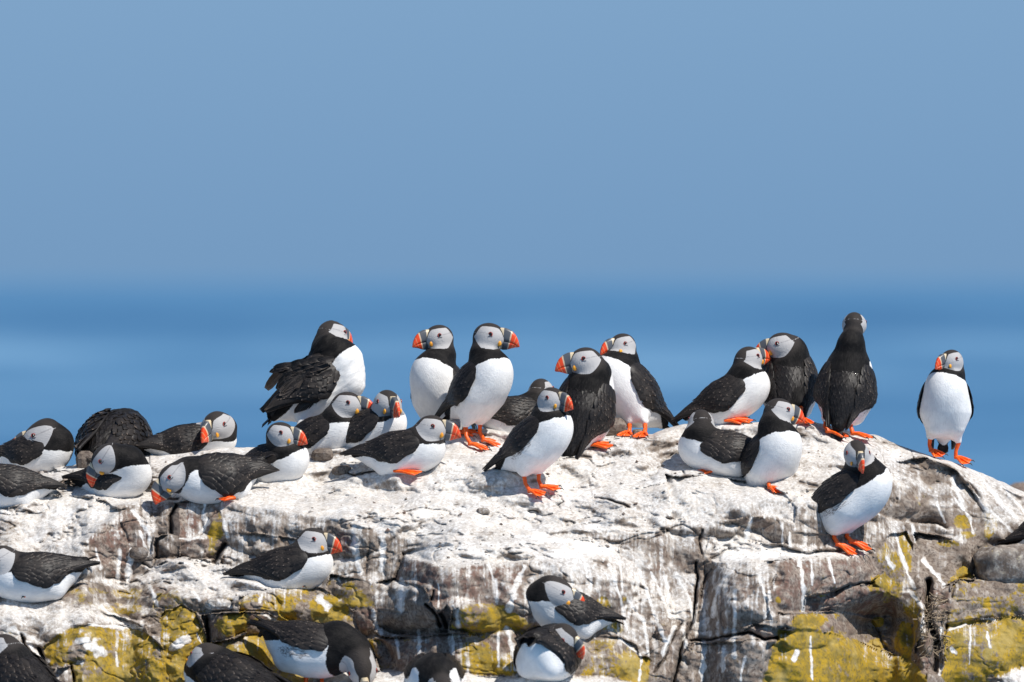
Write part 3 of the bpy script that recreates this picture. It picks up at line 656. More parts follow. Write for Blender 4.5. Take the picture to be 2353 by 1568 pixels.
def nets(fn, lo, hi, h):
    n = np.ceil((hi - lo) / h).astype(int) + 2
    ax = [lo[k] + h * np.arange(n[k]) for k in range(3)]
    # coarse pass to skip empty space is not needed at this size
    G = np.stack(np.meshgrid(*ax, indexing='ij'), -1)
    S = fn(G.reshape(-1, 3)).reshape(n)
    ins = S < 0
    cs = np.zeros(n - 1 + 0, float)[..., None].repeat(3, -1); cnt = np.zeros(n - 1)
    for axis in range(3):
        o = [b for b in range(3) if b != axis]
        for da in (0, 1):
            for db in (0, 1):
                s0 = [None] * 3; s1 = [None] * 3
                s0[axis] = slice(0, n[axis] - 1); s1[axis] = slice(1, n[axis])
                s0[o[0]] = s1[o[0]] = slice(da, n[o[0]] - 1 + da); s0[o[1]] = s1[o[1]] = slice(db, n[o[1]] - 1 + db)
                A = S[tuple(s0)]; B = S[tuple(s1)]; x = (A < 0) != (B < 0)
                t = np.where(x, A / (A - B + 1e-20), 0)
                cs[..., axis] += np.where(x, t, 0); cs[..., o[0]] += x * da; cs[..., o[1]] += x * db; cnt += x
    act = cnt > 0
    vid = -np.ones(act.shape, int); vid[act] = np.arange(act.sum())
    ii = np.argwhere(act)
    V_ = lo + h * (ii + cs[act] / cnt[act][:, None])
    fs = []
    for axis in range(3):
        o = [b for b in range(3) if b != axis]
        s0 = [slice(1, n[b] - 1) for b in range(3)]; s1 = list(s0)
        s0[axis] = slice(0, n[axis] - 1); s1[axis] = slice(1, n[axis])
        A = ins[tuple(s0)]; B = ins[tuple(s1)]
        e = np.argwhere(A != B)
        if not len(e): continue
        sg = A[tuple(e.T)]
        base = e.copy(); base[:, o[0]] += 1; base[:, o[1]] += 1
        def cell(a, b):
            c = base.copy(); c[:, o[0]] -= a; c[:, o[1]] -= b; return vid[tuple(c.T)]
        qd = np.stack([cell(1, 1), cell(0, 1), cell(0, 0), cell(1, 0)], 1)
        flip = sg if axis != 1 else ~sg
        qd[~flip] = qd[~flip][:, ::-1]
        fs.append(qd)
    F_ = np.concatenate(fs); F_ = F_[(F_ >= 0).all(1)]
    e = h * .2
    for _ in range(2):
        d = fn(V_); g = np.stack([fn(V_ + np.eye(3)[k] * e) - d for k in range(3)], -1) / e
        V_ = V_ - (d / (np.sum(g * g, -1) + 1e-6))[:, None] * g
    return V_, F_
def tube(pts, rad, n=8, caps=True):
    pts = np.asarray(pts, float); m_ = len(pts); vs = []; fs = []
    for i in range(m_):
        t = nrm(pts[min(i + 1, m_ - 1)] - pts[max(i - 1, 0)])
        a = nrm(np.cross(t, [0.3, .9, .2])); b = np.cross(t, a)
        for k in range(n):
            an = 2 * math.pi * k / n; vs.append(pts[i] + rad[i] * (math.cos(an) * a + math.sin(an) * b))
    for i in range(m_ - 1):
        for k in range(n):
            fs.append((i * n + k, i * n + (k + 1) % n, (i + 1) * n + (k + 1) % n, (i + 1) * n + k))
    for e in ((0, 1), (m_ - 1, 0)):
        c = len(vs); vs.append(pts[e[0]])
        for k in range(0, n, 2): fs.append((c, e[0] * n + k, e[0] * n + (k + 1) % n, e[0] * n + (k + 2) % n))
    return vs, fs
def join(parts):
    V_, F_ = [], []; o = 0
    for v, f in parts:
        V_.extend(v); F_.extend([tuple(i + o for i in q) for q in f]); o += len(v)
    return V_, F_
def sphere(c, R, r, nu=12, nv=8):
    vs = []; fs = []
    for j in range(nv + 1):
        th = math.pi * j / nv
        for i in range(nu):
            ph = 2 * math.pi * i / nu
            l = np.array([math.cos(th), math.sin(th) * math.cos(ph), math.sin(th) * math.sin(ph)]) * r
            vs.append(c + l @ R)
    for j in range(nv):
        for i in range(nu): fs.append((j * nu + i, j * nu + (i + 1) % nu, (j + 1) * nu + (i + 1) % nu, (j + 1) * nu + i))
    return vs, fs

BIRDS = []
def puffin(label, c, F, head, HF, base, k=.9, kh=.92, U=(0, 0, 1), HU=None, yo=.0, feet=(), sitfoot=(), wing=None, ct=.12, extra=(), ruff=0.0, tail=(0, 0), nb=(.050, .010), rump=1.0, length=1.0, wr=(.0275, .0225), thigh=1.0, mantle=True, cpn=None, dorso=0.0, capw=.008, cs=None, group='puffins resting on the rock', wide=1.0):
    rs = np.random.RandomState(len(BIRDS) * 13 + 5); kh = kh * (.955 + .03 * rs.rand())
    y0 = rockY(*base)
    org = P3(base[0], base[1], y0)
    Cc = P3(c[0], c[1], y0 + yo) - np.array([0, 0, .004 if not feet else 0])
    L = length = length * 1.06
    Hc = P3(head[0], head[1], y0 + yo + (head[2] if len(head) > 2 else 0))
    R = frame(F, U); Rh = frame(HF, HU if HU is not None else (0, 0, 1))
    B = lambda f, u, s=0.0: Cc + k * (f * R[0] + u * R[1] + s * R[2])
    Hh = lambda f, u, s=0.0: Hc + kh * (f * Rh[0] + u * Rh[1] + s * Rh[2])
    body = [('e', B(-.006, 0), R, np.array([.078 * L, .0475, .0465 * wide]) * k, 0),
            ('e', B(.014 * L, -.007), R, np.array([.055 * L, .0445, .0445 * wide]) * k, .03 * k),
            ('c', B(-.030 * L, .000), B((-.102) * L * rump, .012 + tail[0]), .037 * k, .012 * k, .03 * k)]
    for s in (-1, 1): body.append(('c', B(-.020, -.018, .026 * s), B(-.048, -.034 * thigh, .026 * s), .024 * k, .012 * k * thigh, .034 * k))
    N0 = B(nb[0] * L, nb[1]); nk = Hh(-.010, -.012)
    mid = (N0 + nk) / 2 + .012 * k * (R[1] * .3 - Rh[0] * .6)
    prims = list(body) + [('c', N0, mid, wr[0] * k, (wr[0] * k + wr[1] * kh) / 2, .034 * k), ('c', mid, nk, (wr[0] * k + wr[1] * kh) / 2, wr[1] * kh * .86, .012),
             ('e', Hh(0, 0), Rh, np.array([.0330, .0275, .0250]) * kh, .012 * kh),
             ('c', Hh(.004, -.003), Hh(.0215, -.0025), .0215 * kh, .0105 * kh, .010 * kh)]
    for s in (-1, 1): prims.append(('e', Hh(.003, -.005, .009 * s), Rh, np.array([.0245, .0205, .0190]) * kh, .010 * kh))
    for ex in extra:
        a = P3(ex[0], ex[1], y0 + yo + ex[2]); b = P3(ex[4], ex[5], y0 + yo + ex[6])
        prims.append(('c', a, b, ex[3], ex[7], .02 * k))
    legs = []
    for ft in feet:
        top = P3(ft[0], ft[1], 0); fy = rockY(ft[2], ft[3] + 1)
        foot = P3(ft[2], ft[3], fy - .004)
        side = -1 if (np.dot(P3(ft[0], ft[1], y0 + yo) - Cc, R[2]) < 0) else 1
        ty = y0 + yo + (ft[6] if len(ft) > 6 else 0.0) * 1.0
        top = P3(ft[0], ft[1], ty * .5 + fy * .5)
        # feathered thigh down to the leg top
        prims.append(('c', Cc * .40 + top * .60, top + np.array([0, 0, .006]), .020 * k, .0075 * k, .016 * k))
        legs.append((top, foot, np.array([ft[4], ft[5]])))
    fn = lambda p: sdf(p, prims)
    if ruff:
        fn = lambda p: sdf(p, prims) + ruff * fbm(((p - Cc) @ R.T) * np.array([30, 90, 90]), 3, 2)
    ext_ = [Hc, Cc, B(-.11 * L, .01)]
    lo = np.minimum.reduce([Cc - .10 * k * L, Hc - .045 * kh, B(-.11 * L * rump, .01) - .02] + [l_[0] - .02 for l_ in legs])
    hi = np.maximum.reduce([Cc + .10 * k * L, Hc + .045 * kh, B(-.11 * L * rump, .01) + .02] + [l_[0] + .02 for l_ in legs])
    V_, F_ = nets(fn, lo, hi, .0029)
    bl_ = (V_ - Cc) @ R.T / k; hl = (V_ - Hc) @ Rh.T / kh
    # black of back, collar and cap
    dors = bl_[:, 1] - dorso - (.014 + .010 * sstep(.01, .06, bl_[:, 0] / L)) + .012 * sstep(-.03, -.09, bl_[:, 0] / L) * (1 if dorso == 0 else -1)
    nd = nrm(Hc - N0); pc = N0 + (Hc - N0) * (ct + .07); nd = nrm(nd + .55 * R[1])
    if cpn: pc = P3(cpn[0], cpn[1], y0 + yo - .04 * k); nd = nrm(cpn[2:5])
    coll = ((V_ - pc) @ nd) / k
    if cs: coll = np.minimum(coll, cs - np.abs(bl_[:, 2]))
    coll = coll + .0028 * fbm(bl_ / .016, 7, 2)
    black = -smin(-dors, -coll, .012)
    hd = np.linalg.norm(hl, axis=1)
    black = np.maximum(black, .036 - hd)
    f_, u_, s_ = hl[:, 0], hl[:, 1], np.abs(hl[:, 2])
    u0 = -.0035 + .010 * np.clip(-f_ / .03, 0, 1.2) ** 1.3
    su = .0238 * (1 - .30 * np.clip(-f_ / .033, 0, 1) ** 1.5)
    ell = (1 - np.sqrt(((f_ - .0045) / .0375) ** 2 + ((u_ - u0) / su) ** 2)) * .024
    wcap = .0112 * sstep(-.012, .004, u_) + capw * sstep(-.006, -.025, f_)
    chk = np.minimum(ell, (s_ - wcap))
    seam = .0006 - np.abs(u_ - (.0055 - .25 * (f_ + .03))) ; chk = np.where(f_ < -.014, np.maximum(chk, seam), chk)
    chk = np.where(hd < .045, chk, -.02)
    cr = segd(f_, u_, (.009, .0045), (-.030, .0085)) * np.where(chk > .001, 1, 9) + np.where(f_ > .009, .01, 0)
    chin = sstep(.016, .026, f_) * sstep(-.010, -.017, u_)
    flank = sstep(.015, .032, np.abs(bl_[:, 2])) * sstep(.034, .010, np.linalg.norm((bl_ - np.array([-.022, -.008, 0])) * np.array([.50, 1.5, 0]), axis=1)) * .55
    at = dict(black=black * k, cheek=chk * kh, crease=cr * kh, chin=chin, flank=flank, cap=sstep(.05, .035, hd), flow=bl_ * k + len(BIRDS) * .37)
    root = bpy.data.objects.new('puffin', None); root.location = tuple(org); C.objects.link(root)
    tag(root, label, 'puffin', group)
    O = org
    mo = lambda name, v, f, mat, par=root, attrs=None, smooth=True: mesh_obj(name, np.asarray(v) - O, f, mat, par, smooth, attrs)
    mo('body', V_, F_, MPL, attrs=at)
    # ---- bill
    Tp = np.array([(.0235, .0200), (.034, .0202), (.0450, .0164), (.0555, .0080), (.0625, -.0038), (.0662, -.0150)])
    Bp = np.array([(.0235, -.0225), (.031, -.0252), (.039, -.0243), (.0470, -.0213), (.0555, -.0182), (.0637, -.0168)])
    ts = np.linspace(0, 1, 15); tk = np.linspace(0, 1, 6)
    T = np.stack([np.interp(ts, tk, Tp[:, 0]), np.interp(ts, tk, Tp[:, 1])], 1)
    Bm = np.stack([np.interp(ts, tk, Bp[:, 0]), np.interp(ts, tk, Bp[:, 1])], 1)
    def mandible(v0, v1, wsc):
        vv = np.linspace(v0, v1, 7); vs = []; al = []; up = []
        for i, t in enumerate(ts):
            w = (.0092 * (1 - t) ** .75 + .0012)
            groove = 1 - .10 * math.exp(-((t - .455) / .02) ** 2) - .08 * math.exp(-((t - .66) / .015) ** 2) - .08 * math.exp(-((t - .815) / .015) ** 2)
            for s in (1, -1):
                for q_ in (vv if s == 1 else vv[::-1]):
                    pt = T[i] * (1 - q_) + Bm[i] * q_
                    pt = pt + np.array([.0022 * math.sin(math.pi * q_) * (1 - t), 0])
                    ww = w * wsc * groove * (math.sin(math.pi * min(max(q_ * .80 + .14, 0), 1))) ** .8
                    if abs(q_ - .60) < .01: ww *= .80
                    vs.append(Hh(pt[0], pt[1], s * ww)); al.append(t); up.append(1 - q_)
        n = 14; fs = []
        for i in range(14):
            for j in range(n): fs.append((i * n + j, i * n + (j + 1) % n, (i + 1) * n + (j + 1) % n, (i + 1) * n + j))
        return vs, fs, dict(along=al, up=up)
    v, f, a = mandible(0, .60, 1.0); bill = mo('bill', v, f, MBI, attrs=a)
    v, f, a = mandible(.605, 1.0, .95); mo('lower_mandible', v, f, MBI, bill, a)
    # ---- eye, ring, horn plates and gape rosette on the head surface
    headp = prims[5:7] + prims[7:11] if False else [p for p in prims if p[0] == 'e' and p is not prims[0]] + [prims[-3]]
    def surf(f0, u0_, s):
        r_ = .06
        for _ in range(14):
            p = Hh(f0, u0_, s * r_); d = float(sdf(p[None], prims)[0]); r_ -= d / kh * .9
        return r_ if r_ < .036 else .018
    for s in (-1, 1):
        r_ = surf(.0085, .0052, s)
        ce = Hh(.0085, .0052, s * (r_ - .0012))
        v, f = sphere(ce, Rh, np.array([.0039, .0039, .0039]) * kh)
        eye = mo('eye', v, f, MEYE)
        Rs = np.stack([Rh[2] * s, Rh[0], Rh[1]])
        ring = [ce + kh * (.0042 * math.cos(a_) * Rh[0] + .0042 * math.sin(a_) * Rh[1] + .0014 * s * Rh[2]) for a_ in np.linspace(0, 2 * math.pi, 13)]
        v, f = tube(ring, [.0008 * kh] * 13, 6); mo('eye_ring', v, f, MRING, eye)
        tri = [(.0032, .0082), (.0138, .0082), (.0090, .0195)]
        vs = [Hh(a_, b_, s * (surf(a_, b_, s) + .0006)) for a_, b_ in tri] + [Hh(.0085, .0105, s * (surf(.0085, .0105, s) + .0016))]
        bar = [(.004, .0010), (.013, .0016), (.013, -.0002), (.004, -.0006)]
        vs2 = [Hh(a_, b_, s * (surf(a_, b_, s) + .0009)) for a_, b_ in bar]
        mo('eyelid_horn', vs + vs2, [(0, 1, 3, 3), (1, 2, 3, 3), (2, 0, 3, 3), (4, 5, 6, 7)], MSLATE, eye)
        r_ = surf(.0265, -.0115, s)
        v, f = sphere(Hh(.0262, -.0125, s * max(r_, .006)), Rs, np.array([.0026, .0050, .0062]) * kh, 10, 8)
        v = [p + Rh[0] * .0005 * math.sin(i * 2.1) for i, p in enumerate(v)]
        mo('gape_rosette', v, f, MYEL)
    # ---- wings as shingled feathers over a solid wing
    bprims = body
    def PW(fa, th, off, rmin):
        fa = np.asarray(fa, float); th = np.asarray(th, float)
        ax_ = Cc + (k * fa)[:, None] * R[0] + k * .004 * R[1]
        dr = np.cos(th)[:, None] * R[2] + np.sin(th)[:, None] * R[1]
        r_ = np.full(fa.shape, .11 * k)
        for _ in range(12):
            d = sdf(ax_ + r_[:, None] * dr, bprims); r_ = np.maximum(r_ - d * .85, 0.0)
        rm = np.asarray(rmin) * k
        r_ = np.maximum(r_, rm) + np.asarray(off) * k
        return ax_ + r_[:, None] * dr
    w = dict(tip=-.128, tipth=38, lo=-26, up=62, sh=.056, lift=0.0, drop=0, open=0.0)
    if wing: w.update(wing)
    def wing_bounds(a):
        th_u = np.interp(a, [0, .15, .5, .8, 1], [40, w['up'], w['up'] + 6, w['up'] * .9, w['tipth'] + 3])
        th_l = np.interp(a, [0, .12, .35, .55, .75, 1], [18, w['lo'] * .35, w['lo'], w['lo'] + 6, (w['lo'] + w['tipth']) * .5, w['tipth'] - 3])
        return th_l, th_u
    def rm(a): return np.interp(a, [0, .4, .7, 1], [.0, .030, .034 + w['open'] * .5, .026 + w['open']])
    def wing_one(s):
        nA, nB = 22, 9
        A, Bq = np.meshgrid(np.linspace(0, 1, nA), np.linspace(0, 1, nB), indexing='ij')
        fa = (w['sh'] + (w['tip'] - w['sh']) * A) * L
        tl, tu = wing_bounds(A); th = np.radians(tl + (tu - tl) * Bq); th_ = np.where(s > 0, th, math.pi - th)
        lens = (np.sin(math.pi * np.clip(Bq, 0, 1)) ** .5) * np.interp(A, [0, .1, .6, 1], [.1, 1, .8, .3])
        off = .0005 + .0055 * lens + w['lift'] * A
        o1 = PW(fa.ravel(), th_.ravel(), off.ravel(), rm(A).ravel()); o2 = PW(fa.ravel(), th_.ravel(), (-.002 + w['lift'] * A).ravel(), rm(A).ravel() - .002)
        I = np.arange(nA * nB).reshape(nA, nB); q1 = np.stack([I[:-1, :-1], I[1:, :-1], I[1:, 1:], I[:-1, 1:]], -1).reshape(-1, 4)
        q2 = q1[:, ::-1] + nA * nB
        rim = list(I[0, :]) + list(I[1:, -1]) + list(I[-1, ::-1][1:]) + list(I[::-1, 0][1:])
        q3 = np.array([(rim[i], rim[i + 1], rim[i + 1] + nA * nB, rim[i] + nA * nB) for i in range(len(rim) - 1)])
        V2 = np.concatenate([o1, o2]); F2 = np.concatenate([q1, q2, q3])
        n_ = len(V2)
        wo = mo('wing', V2, F2, MFE, attrs=dict(edge=np.zeros(n_), tone=np.full(n_, .25)))
        # feathers: (a, b) root, length in a, half width in degrees, layer
        fe = []
        for r_i, a0 in enumerate(np.arange(.10, .56, .065)):
            nb_ = 7
            for j in range(nb_):
                b = (j + .5 + .5 * (r_i % 2)) / (nb_ + .5)
                if b > 1: continue
                fe.append((a0 + rs.uniform(-.012, .012), min(b, .97), .15, .088, .0052 - .0030 * (r_i / 7) + .0006 * j * 0, rs.uniform(.0, .85), 0))
        for j in range(8):   # secondaries along the lower edge
            fe.append((.42 + .030 * j, .10 + .045 * j, .20, .10, .0032, rs.uniform(.45, 1.0), 1))
        for j in range(6):   # primaries to the tip
            fe.append((.50 + .052 * j, .20 + .11 * j, .50 - .052 * j, .12 - .008 * j, .0020 + .0004 * j, rs.uniform(.4, .8), 1))
        nT, nW = 7, 5; fa_l, th_l, of_l, rm_l, ed, to = [], [], [], [], [], []
        jt = rs.uniform(-.035, .035, len(fe))
        for n_f, (a0, b0, la, hw, lay, tn, kind) in enumerate(fe):
            for i in range(nT):
                t = i / (nT - 1); a = min(a0 + la * t, 1.0); tl1, tu1 = wing_bounds(a)
                bb = b0 + (.5 - b0) * (.35 * t if kind else .05 * t)
                prof = math.sqrt(max(0.0, 1 - ((t - .45) / .55) ** 2 * .94)) if t > .45 else 1
                prof = max(prof, 0) * (.75 + .25 * min(1, t * 3))
                for jw in range(nW):
                    x = (jw / (nW - 1)) * 2 - 1
                    b_ = bb + hw * prof * x
                    thd = tl1 + (tu1 - tl1) * (b_ + jt[n_f] * t)
                    fa_l.append((w['sh'] + (w['tip'] - w['sh']) * (a - .012 * abs(x) ** 2 * (t > .5))) * L)
                    th_l.append(math.radians(thd) if s > 0 else math.pi - math.radians(thd))
                    of_l.append(.0012 + lay * .6 + .0018 * t * (.8 if kind else 1) + .0010 * (1 - x * x) + w['lift'] * a + ruff * 1.2 * rs.uniform(0, 1) * t)
                    rm_l.append(float(rm(a)))
                    ed.append(max(t ** 3, .8 * abs(x) ** 2)); to.append(tn)
        Vf = PW(np.array(fa_l), np.array(th_l), np.array(of_l), np.array(rm_l))
        Ff = []
        for n in range(len(fe)):
            o = n * nT * nW
            for i in range(nT - 1):
                for j in range(nW - 1): Ff.append((o + i * nW + j, o + (i + 1) * nW + j, o + (i + 1) * nW + j + 1, o + i * nW + j + 1))
        mo('wing_feathers', Vf, Ff, MFE, wo, dict(edge=ed, tone=to))
    for s in (-1, 1): wing_one(s)
    if mantle:
        fa_l, th_l, of_l, ed, to, Ff = [], [], [], [], [], []
        n = 0; nT, nW = 6, 5; LN = .030 + ruff * 5
        for r_i, f0 in enumerate(np.arange(.048, -.085, -.0125)):
            for j in range(9):
                th0 = math.radians(48 + (j + .5 * (r_i % 2)) * 10.5); tn = rs.uniform(.05, .4); f0j = f0 + rs.uniform(-.006, .006); tw = rs.uniform(-.05, .05) * (1 + 500 * ruff)
                for i in range(nT):
                    t = i / (nT - 1)
                    for jw in range(nW):
                        x = jw / (nW - 1) * 2 - 1
                        fa_l.append((f0j - LN * t + .005 * x * x * (t > .4)) * L); th_l.append(th0 + tw * t + math.radians(7.4) * x * math.sqrt(max(.05, 1 - max(0, (t - .45) / .55) ** 2 * .9)))
                        of_l.append(.0003 + .0008 * t * t + ruff * rs.uniform(0, 1) * t); ed.append(max(t ** 3, .6 * x * x)); to.append(tn)
                for i in range(nT - 1):
                    for jw in range(nW - 1):
                        o = n + i * nW + jw; Ff.append((o, o + nW, o + nW + 1, o + 1))
                n += nT * nW
        Vf = PW(np.array(fa_l), np.array(th_l), np.array(of_l), np.zeros(len(fa_l)))
        mo('mantle_feathers', Vf, Ff, MFE, attrs=dict(edge=np.array(ed) * .6, tone=to))
    # ---- tail fan
    Vt, Ft, ed, to = [], [], [], []; n = 0
    tr = B(-.080 * L * rump, .010 + tail[0] * .7)
    for j in range(9):
        an = math.radians((j - 4) * 5.0); ln = (.056 - .0012 * abs(j - 4)) * k
        dv = nrm(-R[0] * math.cos(an) + R[2] * math.sin(an) + R[1] * (tail[1] + .05))
        sd = nrm(np.cross(dv, R[1])); up_ = nrm(np.cross(sd, dv))
        for i in range(6):
            t = i / 5; hwid = .0062 * k * (1 if t < .7 else (1 - ((t - .7) / .3) ** 2 * .75))
            for x in (-1, 0, 1):
                Vt.append(tr + sd * (.0018 * (j - 4) * k) + dv * ln * t + sd * hwid * x + up_ * (.0010 * (1 - abs(x)) + .0007 * abs(j - 4) - .004 * t * t) * k); ed.append(max(t ** 4, abs(x) * .6)); to.append(.2)
        for i in range(5):
            for x in (0, 1): Ft.append((n + i * 3 + x, n + (i + 1) * 3 + x, n + (i + 1) * 3 + x + 1, n + i * 3 + x + 1))
        n += 18
    mo('tail', Vt, Ft, MFE, attrs=dict(edge=ed, tone=to))
    # ---- legs and webbed feet
    def webfoot(foot, dirv, nrmv, par, sc=1.0):
        side = nrm(np.cross(nrmv, dirv)); parts = []; tips = []
        fl = .042 * k * sc
        for an, lf in ((-.42, .93), (0.0, 1.05), (.42, .90)):
            d = nrm(dirv * math.cos(an) + side * math.sin(an))
            pts = [foot + nrmv * .004 * k, foot + d * fl * lf * .35 + nrmv * .0055 * k, foot + d * fl * lf * .7 + nrmv * .0038 * k, foot + d * fl * lf + nrmv * .002 * k]
            tips.append(pts); parts.append(tube(pts, np.array([.0040, .0036, .0030, .0018]) * k, 6))
        web = []; wf = []
        for a_, b_ in ((0, 1), (1, 2)):
            o = len(web)
            for i in range(4):
                p, q_ = tips[a_][i], tips[b_][i]; mdl = (p + q_) / 2 - (nrmv * .0015 * k) - dirv * (.004 * k if i == 3 else 0)
                web += [p, mdl, q_]
            for i in range(3):
                for x in (0, 1): wf.append((o + i * 3 + x, o + i * 3 + x + 1, o + (i + 1) * 3 + x + 1, o + (i + 1) * 3 + x))
        parts.append((web, wf)); v, f = join(parts); fo = mo('foot', v, f, MFOOT, par)
        cl = []
        for pts in tips:
            d = nrm(pts[3] - pts[2]); cl.append(tube([pts[3] - d * .001, pts[3] + d * .004 * k + nrmv * .0012 * k, pts[3] + d * .0078 * k - nrmv * .002 * k], np.array([.0018, .0014, .0004]) * k, 6))
        v, f = join(cl); return fo, v, f
    for top, foot, dv in legs:
        d3 = nrm(np.array([dv[0], dv[1], 0]))
        # lie in the local rock slope
        e = .02
        def gp(p):
            kk = (DIST + p[1]) / FPX; px = p[0] / kk + 1176.5; py = 645 - p[2] / kk
            return px, py
        px, py = gp(foot)
        ya, yb = rockY(px, py - 10), rockY(px, py + 10); sl2 = max((ya - yb) / (20 * MPP), 1.4)
        xa, xb = rockY(px - 10, py), rockY(px + 10, py); sx2 = float(np.clip((xb - xa) / (20 * MPP), -.5, .5))
        nv = nrm(np.array([sx2 * -1 * -1, -1.0, sl2])); nv = nrm(np.array([sx2, -1.0, sl2]) * np.array([1, 1, 1])); nv = nrm(nv * np.array([1, .6, 1]))
        d3 = nrm(d3 - nv * d3.dot(nv))
        an = foot + nv * .002
        knee = top * .5 + an * .5 - d3 * .003
        v, f = tube([top + (top - an) * .25, top, knee, an + nv * .006, an], np.array([.0060, .0052, .0042, .0046, .0040]) * k, 8)
        lg = mo('leg', v, f, MFOOT)
        fo, v, f = webfoot(an, d3, nv, lg)
        mo('claws', v, f, MCLAW, lg)
    for (px, py, dx, dy, sc) in sitfoot:
        yy = rockY(px, py)
        p = P3(px, py, min(yy, y0 + yo) - .012)
        d3 = nrm(np.array([dx, dy, 0.0])); fo, v, f = webfoot(p, d3, nrm(np.array([0, -.35, 1.0])), root, sc)
        mo('claws', v, f, MCLAW, fo)
    BIRDS.append(root)
    return dict(C=Cc, R=R, k=k, root=root, mo=mo, y0=y0 + yo)

def plumes(b, paths, name='ruffled_feather'):
    """long loose feathers; each path is a list of (px, py, depth offset), half width in metres, tone"""
    for pts, hw, tn in paths:
        Vt, Ft, ed, to = [], [], [], []
        P_ = np.array([P3(x, y, b['y0'] + d) for x, y, d in pts])
        ts = np.linspace(0, 1, 9); tk = np.linspace(0, 1, len(P_))
        Q = np.stack([np.interp(ts, tk, P_[:, a]) for a in range(3)], -1)
        for i, t in enumerate(ts):
            dv = nrm(Q[min(i + 1, 8)] - Q[max(i - 1, 0)]); sd = nrm(np.cross(dv, [0.25, -1, .25])); up_ = nrm(np.cross(sd, dv))
            w_ = hw * (.55 + .45 * min(1, t * 4)) * (1 if t < .65 else math.sqrt(max(.02, 1 - ((t - .65) / .35) ** 2)))
            for x in (-1, -.4, .4, 1):
                Vt.append(Q[i] + sd * w_ * x - up_ * .002 * (1 - x * x)); ed.append(max(t ** 4, abs(x) ** 3 * .9)); to.append(tn)
        for i in range(8):
            for x in range(3): Ft.append((i * 4 + x, i * 4 + x + 1, (i + 1) * 4 + x + 1, (i + 1) * 4 + x))
        b['mo'](name, Vt, Ft, MFE, attrs=dict(edge=ed, tone=to))
# ---------------------------------------------------------------- the birds, as the photograph shows them
ST = 'puffins standing on the rock'; SI = 'puffins sitting on the rock'
# --- back of the ridge
b8 = puffin('large ruffled puffin with spread scruffy wings seen from behind its shoulder on the left ridge', (738,880), (.72,.10,.62), (763,768,.02), (.66,.72,-.18), (700,1020), k=1.12, kh=1.06, yo=.10, ruff=.0022,
       wing=dict(lift=.010, open=.006, up=66, lo=-24, tip=-.112), wr=(0.036,0.029), ct=0.12, group=ST, feet=[(690,985,690,1030,1,0,0)], extra=[(790,830,-.02,.035,800,880,-.02,.036)])
puffin('upright puffin looking left, half hidden behind the taller puffin beside it', (1010,896), (-.38,-.55,.80), (1008,775,.0), (-1,-.42,-.12), (1040,994), k=1.05, kh=.97, yo=.10, group=ST, length=.94, ct=-0.06,
       feet=[(1050,985,1052,1000,1,-.2,0)], wr=(0.029,0.023))
puffin('tall puffin standing in profile with orange legs apart and bill to the right', (1106,887), (.55,-.46,.64), (1124,773,.0), (1,-.22,-.10), (1092,1022), k=1.01, kh=1.06, yo=.0, group=ST, length=.94,
       feet=[(1070,982,1078,1026,1,-.35,0),(1103,975,1108,1016,1,-.05,.02)], ct=-0.04, wr=(0.029,0.023))
puffin('puffin lying low with its face turned away, behind the slim front puffin', (1188,952), (1,.35,.14), (1243,897,.03), (.35,.94,.0), (1190,998), k=.84, kh=.92, yo=.07, group=SI)
puffin('black-backed puffin with large bill pointing left, showing its back', (1343,930), (.26,.34,.88), (1345,829,.0), (-1,-.18,-.10), (1350,1028), k=1.08, kh=1.06, yo=.02, U=(-.25,-1,.25), group=ST,
       sitfoot=[(1352,1026,1,-.1,1.1)], ct=0.10, wr=(0.032,0.026), wing=dict(up=50, lo=-20, tip=-.112))
puffin('white-breasted puffin leaning on the ridge, bill left and wing to the right', (1441,896), (-.56,-.42,.66), (1430,793,.0), (-.84,-.52,-.14), (1460,996), k=1.06, kh=.90, yo=.05, group=ST, ct=-0.02,
       feet=[(1446,975,1446,1000,-.3,-1,0),(1482,975,1482,1002,-.3,-1,0)], length=1.02)
puffin('puffin with long wing tips whose raised red bill touches its mate', (1683,908), (.88,-.12,.48), (1719,824,.0), (.76,.56,.16), (1690,974), capw=.011, k=.92, kh=.95, yo=.03, group=SI,
       sitfoot=[(1665,970,1,-.05,1.1),(1682,968,1,.1,1.1)], wing=dict(tipth=30, tip=-.132), ct=0.16, length=1.05, wr=(0.032,0.027))
puffin('dark puffin seen from behind, its bill hidden behind the touching red bill', (1812,876), (-.05,.48,.84), (1795,793,-.01), (-1,.02,-.20), (1820,965), k=1.06, kh=.98, yo=.08, U=(0,-1,.25), group=ST,
       ct=0.10, wing=dict(up=48, lo=-22, tip=-.108), feet=[(1840,935,1842,970,.3,-1,0)], wr=(0.032,0.027))
puffin('puffin seen straight from behind with black nape and thin pale face edges', (1944,888), (.16,.42,.88), (1963,744,.03), (.12,1,-.20), (1935,1000), capw=.014, k=1.06, kh=.90, yo=.03, U=(-.12,-1,.25), group=ST,
       feet=[(1898,968,1900,997,1,-.2,0),(1958,962,1958,1003,1,-.4,0)], ct=0.05, length=.88, wing=dict(up=50, lo=-22, tipth=45, tip=-.112), wr=(0.031,0.023))
puffin('lone puffin facing the camera on the sloping right end of the rock', (2172,924), (.02,-.42,.92), (2186,828,-.01), (-.70,-.72,-.12), (2170,1058), k=.94, kh=.84, yo=.0, group=ST, length=.94,
       feet=[(2137,1010,2138,1040,.6,-.9,0),(2202,1020,2196,1056,.8,-.9,0)], ct=-0.06, wing=dict(up=60, lo=-22, open=.004), wr=(0.028,0.023))
